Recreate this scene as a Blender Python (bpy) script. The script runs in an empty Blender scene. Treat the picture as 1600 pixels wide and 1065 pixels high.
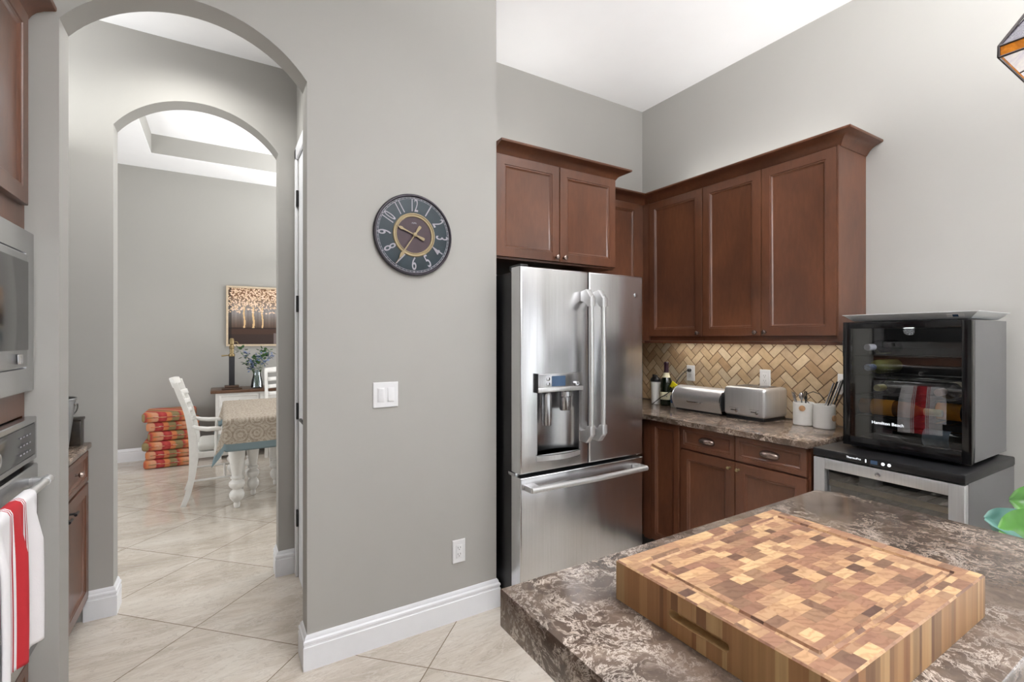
import bpy, bmesh, math, random
from mathutils import Matrix, Vector
random.seed(7)
PI = math.pi
scene = bpy.context.scene
COL = scene.collection

# ------------------------------------------------------------------ camera, world, lights, exposure
cam_d = bpy.data.cameras.new('camera')
cam_d.sensor_width = 36.0
cam_d.lens = 750.0 / 1600.0 * 36.0
cam_d.shift_y = -5.0 / 1600.0
cam_d.clip_start = 0.02
cam = bpy.data.objects.new('camera', cam_d)
cam.location = (0, 0, 1.41)
cam.rotation_euler = (PI / 2, 0, -math.radians(31.4))
COL.objects.link(cam)
scene.camera = cam

world = bpy.data.worlds.new('world')
scene.world = world
world.use_nodes = True
bg = world.node_tree.nodes['Background']
bg.inputs[0].default_value = (0.92, 0.96, 1.0, 1)
bg.inputs[1].default_value = 0.9

scene.view_settings.view_transform = 'Standard'
scene.view_settings.look = 'None'
scene.view_settings.gamma = 1
scene.view_settings.exposure = 0.34
scene.view_settings.use_curve_mapping = False


def area(name, loc, target, sx, sy, power, color=(1, 1, 1), spread=PI):
    d = bpy.data.lights.new(name, 'AREA')
    d.shape = 'RECTANGLE'
    d.size = sx
    d.size_y = sy
    d.energy = power
    d.color = color
    d.spread = spread
    o = bpy.data.objects.new(name, d)
    o.location = loc
    o.rotation_euler = (Vector(target) - Vector(loc)).to_track_quat('-Z', 'Y').to_euler()
    COL.objects.link(o)
    return o


def spot(name, loc, target, power, angle=120, blend=0.8, rad=0.06, color=(1, 0.95, 0.88)):
    d = bpy.data.lights.new(name, 'SPOT')
    d.energy = power
    d.spot_size = math.radians(angle)
    d.spot_blend = blend
    d.shadow_soft_size = rad
    d.color = color
    o = bpy.data.objects.new(name, d)
    o.location = loc
    o.rotation_euler = (Vector(target) - Vector(loc)).to_track_quat('-Z', 'Y').to_euler()
    COL.objects.link(o)
    return o


# daylight through the rear glass wall, the side window and the dining room window
area('rear_daylight', (0.9, -3.85, 1.25), (0.9, 0.6, 3.3), 3.6, 2.3, 12, (0.97, 0.985, 1.0))
area('side_daylight', (2.9, -1.12, 1.25), (-1.0, 0.2, 2.9), 1.4, 2.2, 9, (0.96, 0.98, 1.0))
area('dining_daylight', (3.1, 5.2, 1.3), (-1.0, 5.2, 3.6), 2.4, 2.2, 100, (0.97, 0.985, 1.0))
area('dining_left_daylight', (-2.5, 4.8, 1.3), (1.5, 5.4, 3.0), 1.8, 2.0, 46, (0.97, 0.985, 1.0))
# added out-of-view lamps, aimed up so the ceilings give soft fill
area('ceiling_bounce', (1.10, -0.45, 2.45), (1.35, -0.35, 3.4), 1.7, 1.3, 128, (0.985, 0.985, 1), math.radians(150))
area('vestibule_bounce', (-0.90, 2.72, 2.35), (-0.75, 2.72, 4.0), 0.4, 0.5, 6, (0.98, 0.99, 1))
area('dining_bounce', (1.7, 5.1, 2.5), (1.5, 5.1, 4.0), 1.4, 1.8, 58, (0.98, 0.99, 1))
# ceiling lamps: recessed cans, and an overhead fill
spot('can_kitchen', (-0.35, -0.9, 3.2), (2.9, 0.9, 2.3), 42, 72, 1.0, 0.14, (1, 0.99, 0.97))
area('overhead_fill', (0.7, -0.2, 3.2), (0.9, 0.3, 0.0), 1.6, 1.6, 6, (1, 0.99, 0.98))  # soft unseen panel, added for even brightness; no fixture here
spot('can_vestibule', (-0.12, 2.72, 2.97), (-0.10, 3.0, 0.0), 30, 150, 0.9, 0.05, (1, 0.99, 0.97))
# added hidden fill above the wall cabinets, whitening the ceiling near the corner
area('over_cabinet_fill', (2.86, 1.85, 2.41), (2.86, 1.85, 3.3), 0.12, 1.1, 2.0, (1, 0.99, 0.97), math.radians(150)).rotation_euler = (PI, 0, 0)
area('over_refrigerator_fill', (1.68, 2.62, 2.41), (1.68, 2.62, 3.3), 0.7, 0.2, 2.0, (1, 0.99, 0.97), math.radians(150)).rotation_euler = (PI, 0, 0)
# strip lamp under the wall cabinets
area('under_cabinet_strip', (2.86, 1.85, 1.383), (2.86, 1.85, 0.9), 0.06, 1.2, 1.6, (1, 0.95, 0.88))


# ------------------------------------------------------------------ materials
def srgb(r, g, b):
    def c(v):
        v /= 255.0
        return v / 12.92 if v <= 0.04045 else ((v + 0.055) / 1.055) ** 2.4
    return (c(r), c(g), c(b), 1.0)


def setin(n, key, v):
    if key in n.inputs:
        n.inputs[key].default_value = v


MATS = {}


class NT:
    """small helper around a node tree"""
    def __init__(self, name):
        self.m = bpy.data.materials.new(name)
        self.m.use_nodes = True
        self.t = self.m.node_tree
        self.b = self.t.nodes['Principled BSDF']
        self.out = self.t.nodes['Material Output']

    def n(self, kind, **kw):
        x = self.t.nodes.new(kind)
        for k, v in kw.items():
            setattr(x, k, v)
        return x

    def l(self, a, b):
        self.t.links.new(a, b)

    def coord(self, which='Object', scale=(1, 1, 1), rot=(0, 0, 0), loc=(0, 0, 0)):
        tc = self.n('ShaderNodeTexCoord')
        mp = self.n('ShaderNodeMapping')
        mp.inputs['Scale'].default_value = scale
        mp.inputs['Rotation'].default_value = rot
        mp.inputs['Location'].default_value = loc
        self.l(tc.outputs[which], mp.inputs['Vector'])
        return mp.outputs[0]

    def noise(self, vec, scale, detail=4, rough=0.5, dist=0.0):
        x = self.n('ShaderNodeTexNoise')
        x.inputs['Scale'].default_value = scale
        x.inputs['Detail'].default_value = detail
        x.inputs['Roughness'].default_value = rough
        x.inputs['Distortion'].default_value = dist
        self.l(vec, x.inputs['Vector'])
        return x

    def ramp(self, fac, stops, interp='LINEAR'):
        r = self.n('ShaderNodeValToRGB')
        r.color_ramp.interpolation = interp
        el = r.color_ramp.elements
        while len(el) < len(stops):
            el.new(0.5)
        for e, (p, c) in zip(el, stops):
            e.position = p
            e.color = c
        self.l(fac, r.inputs[0])
        return r.outputs[0]

    def mix(self, fac, a, b, blend='MIX'):
        x = self.n('ShaderNodeMix', data_type='RGBA', blend_type=blend)
        for s, v in ((x.inputs[0], fac), (x.inputs[6], a), (x.inputs[7], b)):
            if hasattr(v, 'is_linked') or hasattr(v, 'links'):
                self.l(v, s)
            else:
                s.default_value = v
        return x.outputs[2]

    def math(self, op, a, b=None, c=None):
        x = self.n('ShaderNodeMath', operation=op)
        for i, v in enumerate((a, b, c)):
            if v is None:
                continue
            if hasattr(v, 'links'):
                self.l(v, x.inputs[i])
            else:
                x.inputs[i].default_value = v
        return x.outputs[0]

    def bump(self, h, strength=0.1, dist=0.01):
        x = self.n('ShaderNodeBump')
        x.inputs['Strength'].default_value = strength
        x.inputs['Distance'].default_value = dist
        self.l(h, x.inputs['Height'])
        self.l(x.outputs[0], self.b.inputs['Normal'])

    def setp(self, rough=0.5, metal=0.0, **kw):
        self.b.inputs['Roughness'].default_value = rough
        self.b.inputs['Metallic'].default_value = metal
        for k, v in kw.items():
            setin(self.b, k.replace('_', ' '), v)

    def col(self, c):
        if hasattr(c, 'links'):
            self.l(c, self.b.inputs['Base Color'])
        else:
            self.b.inputs['Base Color'].default_value = c


def simple(name, rgb, rough=0.5, metal=0.0, var=0.06, vscale=30.0, bump=0.0, **kw):
    """plain material with a little procedural variation"""
    q = NT(name)
    q.setp(rough, metal, **kw)
    c = srgb(*rgb)
    v = q.coord('Object')
    nz = q.noise(v, vscale, 3)
    lo = tuple(x * (1 - var) for x in c[:3]) + (1,)
    hi = tuple(min(1, x * (1 + var)) for x in c[:3]) + (1,)
    q.col(q.ramp(nz.outputs[0], [(0.3, lo), (0.7, hi)]))
    if bump:
        q.bump(nz.outputs[0], bump, 0.002)
    MATS[name] = q.m
    return q.m


WALLC = (168, 166, 161)
simple('wall_paint', WALLC, 0.85, var=0.01, vscale=4, bump=0.0)
simple('white_paint', (246, 246, 247), 0.75, var=0.01, vscale=5)
simple('trim_white', (232, 233, 236), 0.35, var=0.01)
simple('plastic_white', (225, 225, 226), 0.35, var=0.01)
simple('slot_dark', (60, 58, 56), 0.6)
simple('chair_white', (232, 230, 226), 0.4, var=0.03)
simple('black_plastic', (22, 22, 24), 0.35, var=0.05)
simple('black_gloss', (12, 12, 14), 0.12, var=0.05)
simple('dark_interior', (10, 10, 11), 0.6, var=0.05)
simple('grey_steel', (118, 118, 121), 0.38, 0.35, var=0.02, vscale=80)
simple('grey_side', (128, 128, 131), 0.14, 0.6, var=0.02)
simple('chrome', (200, 200, 203), 0.15, 1.0, var=0.01)
simple('bronze', (112, 96, 88), 0.3, 0.9, var=0.05)
simple('brass', (150, 132, 96), 0.4, 0.7, var=0.05)
simple('gold', (150, 134, 102), 0.5, 0.2, var=0.08)
simple('ceramic_white', (226, 224, 220), 0.35, var=0.02)
simple('cork', (190, 150, 112), 0.8, var=0.15)
simple('yellow_tag', (240, 225, 30), 0.5, var=0.03)
simple('blue_plastic', (50, 100, 165), 0.4, var=0.05)
simple('clock_teal', (25, 42, 50), 0.5, var=0.25, vscale=14)
simple('clock_plum', (60, 40, 47), 0.5, var=0.2, vscale=14)
simple('clock_rim', (48, 42, 50), 0.4, 0.3, var=0.2, vscale=60)
simple('clock_ink', (158, 154, 162), 0.6, var=0.05)
simple('display_blue', (70, 92, 120), 0.15, var=0.05)
simple('upholstery', (198, 196, 190), 0.95, var=0.04, vscale=200)
simple('leaf_bright', (84, 138, 58), 0.35, var=0.4, vscale=9)
simple('leaf_dark', (30, 78, 58), 0.35, var=0.25, vscale=9)
simple('leaf_blue', (84, 126, 116), 0.5, var=0.2, vscale=9)
simple('leaf_small', (66, 98, 58), 0.5, var=0.3, vscale=40)
simple('flower_blue', (118, 136, 172), 0.8, var=0.3, vscale=60)
simple('stem_green', (92, 120, 76), 0.6, var=0.1)
simple('terracotta', (120, 84, 62), 0.8, var=0.1)
simple('soil', (52, 40, 32), 0.95, var=0.3)
simple('bucket_metal', (120, 120, 120), 0.4, 0.7, var=0.15, vscale=20)
simple('tin_dark', (42, 34, 26), 0.3, 0.3, var=0.6, vscale=30)
simple('glass_bottle', (14, 22, 12), 0.08, var=0.1)
simple('bottle_black', (14, 12, 16), 0.12, var=0.1)
simple('bottle_olive', (150, 152, 96), 0.15, var=0.1)
simple('bottle_amber', (130, 78, 28), 0.12, var=0.3, vscale=30)
simple('label_cream', (214, 206, 176), 0.7, var=0.06)
simple('label_orange', (236, 160, 30), 0.6, var=0.1)
simple('label_blue', (150, 172, 196), 0.6, var=0.2, vscale=60)
simple('foil_white', (214, 214, 228), 0.3, var=0.06)
simple('foil_yellow', (206, 196, 120), 0.35, var=0.06)
simple('foil_pink', (222, 190, 176), 0.35, var=0.06)
simple('foil_blue', (130, 146, 186), 0.35, var=0.5, vscale=120)
simple('foil_plum', (52, 26, 40), 0.3, var=0.2)
simple('walnut_top', (98, 70, 52), 0.3, var=0.2, vscale=18)
simple('frame_pale', (205, 186, 160), 0.4, var=0.08)
simple('lamp_black', (40, 40, 44), 0.4, var=0.1)
simple('lamp_brown', (78, 58, 46), 0.4, var=0.1)
simple('lead_came', (62, 56, 56), 0.45, 0.5, var=0.1)
simple('shelf_wire', (150, 150, 150), 0.25, 0.9, var=0.02)
simple('grout', (92, 68, 48), 0.9, var=0.1)
simple('knob_bronze', (146, 128, 120), 0.25, 0.85, var=0.05)
simple('stand_in_charcoal', (58, 57, 56), 0.95, var=0.1, vscale=90)
simple('tray_silver', (206, 208, 210), 0.4, 0.3, var=0.02)
simple('shelf_wood', (196, 168, 124), 0.5, var=0.1)


def wood_cabinet():
    q = NT('cabinet_wood')
    q.setp(0.33, 0.0, Coat_Weight=0.25, Coat_Roughness=0.22)
    v = q.coord('Object', (1, 1, 0.22))
    fine = q.noise(v, 55, 6, 0.6, 0.3)
    v2 = q.coord('Object', (1, 1, 0.6))
    big = q.noise(v2, 3.2, 3, 0.5, 0.6)
    a = q.ramp(big.outputs[0], [(0.3, srgb(82, 51, 37)), (0.7, srgb(113, 70, 48))])
    b = q.ramp(fine.outputs[0], [(0.3, (0.86, 0.86, 0.86, 1)), (0.7, (1.1, 1.1, 1.1, 1))])
    q.col(q.mix(1.0, a, b, 'MULTIPLY'))
    q.bump(fine.outputs[0], 0.03, 0.001)
    MATS['cabinet_wood'] = q.m


def granite(name, tint=1.0, scale=1.0):
    q = NT(name)
    q.setp(0.16, 0.0)
    v = q.coord('Object', (scale, scale, scale))
    warp = q.noise(v, 5.0, 4, 0.6)
    add = q.n('ShaderNodeVectorMath', operation='MULTIPLY_ADD')
    q.l(warp.outputs['Color'], add.inputs[0])
    add.inputs[1].default_value = (0.16, 0.16, 0.16)
    q.l(v, add.inputs[2])
    n1 = q.noise(add.outputs[0], 7, 10, 0.66, 0.7)
    base = q.ramp(n1.outputs[0], [(0.25, srgb(52, 44, 38)), (0.46, srgb(84, 71, 62)), (0.6, srgb(108, 93, 82)), (0.8, srgb(138, 122, 109))])
    n2 = q.noise(add.outputs[0], 14, 10, 0.78, 0.35)
    rid = q.math('ABSOLUTE', q.math('SUBTRACT', n2.outputs[0], 0.5))
    n3 = q.noise(v, 4.2, 5, 0.6)
    vein = q.ramp(rid, [(0.0, (0.9, 0.9, 0.9, 1)), (0.022, (0, 0, 0, 1))])
    gate = q.ramp(n3.outputs[0], [(0.38, (0, 0, 0, 1)), (0.56, (1, 1, 1, 1))])
    f = q.mix(1.0, vein, gate, 'MULTIPLY')
    c = q.mix(f, base, srgb(214, 200, 188))
    n4 = q.noise(add.outputs[0], 48, 6, 0.7, 0.5)
    sp = q.ramp(n4.outputs[0], [(0.54, (0, 0, 0, 1)), (0.64, (0.75, 0.75, 0.75, 1))])
    gate2 = q.ramp(n3.outputs[0], [(0.45, (0.1, 0.1, 0.1, 1)), (0.65, (1, 1, 1, 1))])
    c2 = q.mix(q.mix(1.0, sp, gate2, 'MULTIPLY'), c, srgb(206, 190, 176))
    if tint != 1.0:
        c2 = q.mix(1.0, c2, (tint, tint * 0.97, tint * 0.93, 1), 'MULTIPLY')
    q.col(c2)
    MATS[name] = q.m


def stainless(name, wav=0.0, base=(188, 188, 190), rough=0.26, metal=1.0):
    q = NT(name)
    q.setp(rough, metal)
    v = q.coord('Object', (220, 220, 2.0))
    br = q.noise(v, 1.0, 3, 0.6)
    c = srgb(*base)
    q.col(q.ramp(br.outputs[0], [(0.3, tuple(x * .93 for x in c[:3]) + (1,)), (0.7, tuple(min(1, x * 1.05) for x in c[:3]) + (1,))]))
    if wav:
        v2 = q.coord('Object', (4.0, 4.0, 1.3))
        w = q.noise(v2, 1.0, 1.5, 0.4, 0.4)
        q.bump(w.outputs[0], wav, 0.03)
    MATS[name] = q.m


def floor_marble():
    q = NT('floor_marble')
    q.setp(0.045, 0.0)
    T = 0.61
    # a = (x - y)/sqrt2 , b = (x + y)/sqrt2 ; grout lines at a = -2.05 + kT, b = 1.91 + kT
    tc = q.n('ShaderNodeTexCoord')
    sep = q.n('ShaderNodeSeparateXYZ')
    q.l(tc.outputs['Object'], sep.inputs[0])
    r2 = 2 ** 0.5
    a = q.math('DIVIDE', q.math('SUBTRACT', sep.outputs[0], sep.outputs[1]), r2)
    b = q.math('DIVIDE', q.math('ADD', sep.outputs[0], sep.outputs[1]), r2)
    ua = q.math('DIVIDE', q.math('ADD', a, 2.05), T)
    ub = q.math('DIVIDE', q.math('SUBTRACT', b, 1.91), T)
    def line(u):
        fr = q.math('FRACT', u)
        d = q.math('MINIMUM', fr, q.math('SUBTRACT', 1.0, fr))
        return q.math('LESS_THAN', d, 0.0035)
    grout = q.math('MAXIMUM', line(ua), line(ub))
    ia, ib = q.math('FLOOR', ua), q.math('FLOOR', ub)
    cmb = q.n('ShaderNodeCombineXYZ')
    q.l(ia, cmb.inputs[0])
    q.l(ib, cmb.inputs[1])
    wn = q.n('ShaderNodeTexWhiteNoise', noise_dimensions='3D')
    q.l(cmb.outputs[0], wn.inputs[0])
    off = q.n('ShaderNodeVectorMath', operation='MULTIPLY_ADD')
    q.l(wn.outputs['Color'], off.inputs[0])
    off.inputs[1].default_value = (9, 9, 9)
    st = q.coord('Object', (0.8, 2.6, 1), (0, 0, math.radians(8)))
    q.l(st, off.inputs[2])
    n1 = q.noise(off.outputs[0], 1.7, 8, 0.6, 1.1)
    c = q.ramp(n1.outputs[0], [(0.3, srgb(180, 169, 155)), (0.5, srgb(201, 191, 178)), (0.7, srgb(213, 206, 195))])
    n2 = q.noise(off.outputs[0], 3.0, 8, 0.7, 1.8)
    rid = q.math('ABSOLUTE', q.math('SUBTRACT', n2.outputs[0], 0.5))
    vein = q.ramp(rid, [(0.0, (0.45, 0.45, 0.45, 1)), (0.02, (0, 0, 0, 1))])
    c = q.mix(vein, c, srgb(158, 146, 134))
    n3 = q.noise(off.outputs[0], 2.2, 6, 0.7, 2.5)
    rid3 = q.math('ABSOLUTE', q.math('SUBTRACT', n3.outputs[0], 0.47))
    vein3 = q.ramp(rid3, [(0.0, (0.4, 0.4, 0.4, 1)), (0.03, (0, 0, 0, 1))])
    c = q.mix(vein3, c, srgb(222, 216, 208))
    q.col(q.mix(grout, c, srgb(128, 112, 96)))
    MATS['floor_marble'] = q.m


def island_random(name, cols, rough=0.5, grain=None, bump=0.0, coat=0.0):
    """each loose piece of a mesh takes its own colour of the ramp"""
    q = NT(name)
    q.setp(rough, 0.0, Coat_Weight=coat)
    g = q.n('ShaderNodeNewGeometry')
    n = len(cols)
    c = q.ramp(g.outputs['Random Per Island'], [(i / (n - 1), srgb(*cc)) for i, cc in enumerate(cols)])
    if grain == 'end':
        v = q.coord('Object', (1, 1, 1))
        off = q.n('ShaderNodeVectorMath', operation='ADD')
        cmb = q.n('ShaderNodeCombineXYZ')
        q.l(q.math('MULTIPLY', g.outputs['Random Per Island'], 37.0), cmb.inputs[0])
        q.l(q.math('MULTIPLY', g.outputs['Random Per Island'], 91.0), cmb.inputs[1])
        q.l(v, off.inputs[0])
        q.l(cmb.outputs[0], off.inputs[1])
        w = q.n('ShaderNodeTexWave', wave_type='RINGS', rings_direction='Z')
        w.inputs['Scale'].default_value = 20
        w.inputs['Distortion'].default_value = 14
        w.inputs['Detail'].default_value = 3
        w.inputs['Detail Scale'].default_value = 1.2
        q.l(off.outputs[0], w.inputs['Vector'])
        s = q.ramp(w.outputs['Color'], [(0.0, (0.84, 0.79, 0.75, 1)), (0.5, (1.03, 1.03, 1.02, 1))])
        c = q.mix(1.0, c, s, 'MULTIPLY')
    elif grain == 'side':
        v = q.coord('Object', (90, 90, 3))
        nz = q.noise(v, 1.0, 4, 0.6)
        s = q.ramp(nz.outputs[0], [(0.3, (0.80, 0.75, 0.68, 1)), (0.7, (1.08, 1.06, 1.03, 1))])
        c = q.mix(1.0, c, s, 'MULTIPLY')
    elif grain == 'stone':
        v = q.coord('Object', (1, 1, 1))
        nz = q.noise(v, 22, 6, 0.65)
        s = q.ramp(nz.outputs[0], [(0.3, (0.84, 0.82, 0.79, 1)), (0.7, (1.08, 1.08, 1.08, 1))])
        c = q.mix(1.0, c, s, 'MULTIPLY')
        q.bump(nz.outputs[0], 0.08, 0.002)
    q.col(c)
    MATS[name] = q.m


def pane(name, tint, fmin=0.05, fmax=0.6, rough=0.0, ior=1.5):
    """thin glass: transparent plus a fresnel reflection"""
    q = NT(name)
    q.t.nodes.remove(q.b)
    tr = q.n('ShaderNodeBsdfTransparent')
    tr.inputs[0].default_value = tint
    gl = q.n('ShaderNodeBsdfGlossy')
    gl.inputs['Roughness'].default_value = rough
    fr = q.n('ShaderNodeFresnel')
    fr.inputs[0].default_value = ior
    mx = q.n('ShaderNodeMixShader')
    q.l(q.math('ADD', fr.outputs[0], fmin), mx.inputs[0])
    q.l(tr.outputs[0], mx.inputs[1])
    q.l(gl.outputs[0], mx.inputs[2])
    q.l(mx.outputs[0], q.out.inputs[0])
    MATS[name] = q.m


def emitter(name, rgb, strength):
    q = NT(name)
    q.setp(0.4)
    q.col(srgb(*rgb))
    q.b.inputs['Emission Color'].default_value = srgb(*rgb)
    q.b.inputs['Emission Strength'].default_value = strength
    MATS[name] = q.m


def stained(name, cols, strength):
    """art glass, lit from within by the lamp's bulb"""
    q = NT(name)
    q.setp(0.25)
    v = q.coord('Object', (1, 1, 1))
    nz = q.noise(v, 24, 4, 0.6, 2.0)
    c = q.ramp(nz.outputs[0], [(0.3, srgb(*cols[0])), (0.7, srgb(*cols[1]))])
    q.col(c)
    q.l(c, q.b.inputs['Emission Color'])
    q.b.inputs['Emission Strength'].default_value = strength
    MATS[name] = q.m


def towel_mat(name, bands):
    q = NT(name)
    q.setp(0.95)
    tc = q.n('ShaderNodeTexCoord')
    sep = q.n('ShaderNodeSeparateXYZ')
    q.l(tc.outputs['UV'], sep.inputs[0])
    c = q.ramp(sep.outputs[0], [(p, srgb(*cc)) for p, cc in bands], 'CONSTANT')
    v = q.coord('Object', (1, 1, 1))
    nz = q.noise(v, 320, 2, 0.6)
    q.bump(nz.outputs[0], 0.3, 0.002)
    q.col(c)
    MATS[name] = q.m


def cloth_mat():
    q = NT('tablecloth')
    q.setp(0.9)
    tc = q.n('ShaderNodeTexCoord')
    uv = tc.outputs['UV']
    sep = q.n('ShaderNodeSeparateXYZ')
    q.l(uv, sep.inputs[0])
    # uv in metres from the cloth's lower left corner
    vo = q.n('ShaderNodeTexVoronoi', feature='F1')
    vo.inputs['Scale'].default_value = 8.5
    vo.inputs['Randomness'].default_value = 0.15
    q.l(uv, vo.inputs['Vector'])
    rings = q.math('FRACT', q.math('MULTIPLY', vo.outputs['Distance'], 4.6))
    nz = q.noise(uv, 26, 4, 0.6, 2.0)
    s = q.math('ADD', q.math('MULTIPLY', rings, 0.28), q.math('MULTIPLY', nz.outputs[0], 0.72))
    pat = q.ramp(s, [(0.36, srgb(150, 136, 122)), (0.46, srgb(168, 156, 142)), (0.6, srgb(188, 178, 163))])
    ex = q.math('MINIMUM', sep.outputs[0], q.math('SUBTRACT', 2.471, sep.outputs[0]))
    ey = q.math('MINIMUM', sep.outputs[1], q.math('SUBTRACT', 1.816, sep.outputs[1]))
    e = q.math('MINIMUM', ex, ey)
    border = q.math('LESS_THAN', e, 0.06)
    q.col(q.mix(border, pat, srgb(124, 142, 148)))
    MATS['tablecloth'] = q.m


def cushion_mat():
    q = NT('cushion_stripe')
    q.setp(0.8)
    tc = q.n('ShaderNodeTexCoord')
    sep = q.n('ShaderNodeSeparateXYZ')
    q.l(tc.outputs['Object'], sep.inputs[0])
    oi = q.n('ShaderNodeObjectInfo')
    u = q.math('FRACT', q.math('ADD', q.math('MULTIPLY', q.math('ADD', sep.outputs[0], sep.outputs[1]), 3.3), q.math('MULTIPLY', oi.outputs['Random'], 0.5)))
    O, R, G, P = srgb(196, 118, 72), srgb(158, 44, 48), srgb(132, 116, 78), srgb(200, 144, 112)
    c = q.ramp(u, [(0.0, O), (0.10, P), (0.22, P), (0.26, R), (0.36, srgb(176, 64, 58)), (0.48, R), (0.5, O), (0.62, O), (0.66, G), (0.84, G), (0.88, R), (0.98, O)])
    q.col(c)
    MATS['cushion_stripe'] = q.m


def vcol(name, rough=0.6):
    q = NT(name)
    q.setp(rough)
    a = q.n('ShaderNodeVertexColor')
    a.layer_name = 'Col'
    nz = q.noise(q.coord('Object'), 60, 3)
    s = q.ramp(nz.outputs[0], [(0.3, (0.92, 0.92, 0.92, 1)), (0.7, (1.05, 1.05, 1.05, 1))])
    q.col(q.mix(1.0, a.outputs[0], s, 'MULTIPLY'))
    MATS[name] = q.m


wood_cabinet()
granite('granite_island', 1.0, 1.0)
granite('granite_counter', 1.2, 1.3)
stainless('stainless', 0.0)
stainless('stainless_wavy', 0.34, (212, 212, 214), rough=0.25)
stainless('stainless_pale', 0.0, (214, 214, 214), 0.36, 0.8)
floor_marble()
island_random('block_end', [(86, 62, 52), (162, 126, 97), (130, 94, 76), (184, 148, 110), (144, 106, 84), (104, 76, 62), (168, 133, 102), (192, 160, 120), (136, 98, 80), (156, 119, 90)], 0.45, 'end')
island_random('block_side', [(140, 92, 58), (186, 148, 104), (158, 114, 76), (198, 166, 120), (118, 80, 54), (174, 132, 88)], 0.45, 'side')
island_random('travertine', [(178, 150, 118), (204, 182, 150), (188, 162, 128), (212, 194, 166), (194, 168, 134), (170, 140, 108), (198, 184, 160)], 0.45, 'stone')
pane('pane_dark', (0.86, 0.87, 0.87, 1), 0.08, ior=1.55)
pane('pane_clear', (0.86, 0.92, 0.9, 1), 0.04)
pane('vase_glass', (0.88, 0.93, 0.96, 1), 0.06)
emitter('shade_glow', (255, 240, 214), 2.2)
emitter('icon_white', (235, 240, 245), 0.8)
emitter('bulb_white', (255, 250, 240), 2.0)
stained('glass_amber', ((120, 62, 10), (206, 128, 34)), 0.22)
stained('glass_red', ((150, 70, 50), (190, 104, 70)), 0.12)
stained('glass_plum', ((34, 28, 40), (52, 42, 58)), 0.02)
stained('glass_cream', ((196, 200, 140), (226, 228, 190)), 0.3)
stained('glass_white', ((190, 186, 204), (224, 222, 218)), 0.15)
towel_mat('towel_stripe', [(0.0, (236, 234, 236)), (0.30, (176, 40, 52)), (0.315, (236, 234, 236)), (0.335, (176, 40, 52)), (0.35, (236, 234, 236)), (0.37, (190, 44, 52)), (0.62, (236, 234, 236)), (0.64, (176, 40, 52)), (0.655, (236, 234, 236)), (0.675, (176, 40, 52)), (0.69, (236, 234, 236))])
cloth_mat()
cushion_mat()
vcol('painting')


# ------------------------------------------------------------------ geometry helpers
def frame(origin, w, up=(0, 0, 1)):
    """matrix whose local x runs right, y up, z out of a surface that faces w"""
    w = Vector(w).normalized()
    v = Vector(up)
    u = v.cross(w).normalized()
    v = w.cross(u)
    m = Matrix((u, v, w)).transposed().to_4x4()
    m.translation = Vector(origin)
    return m


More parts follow.
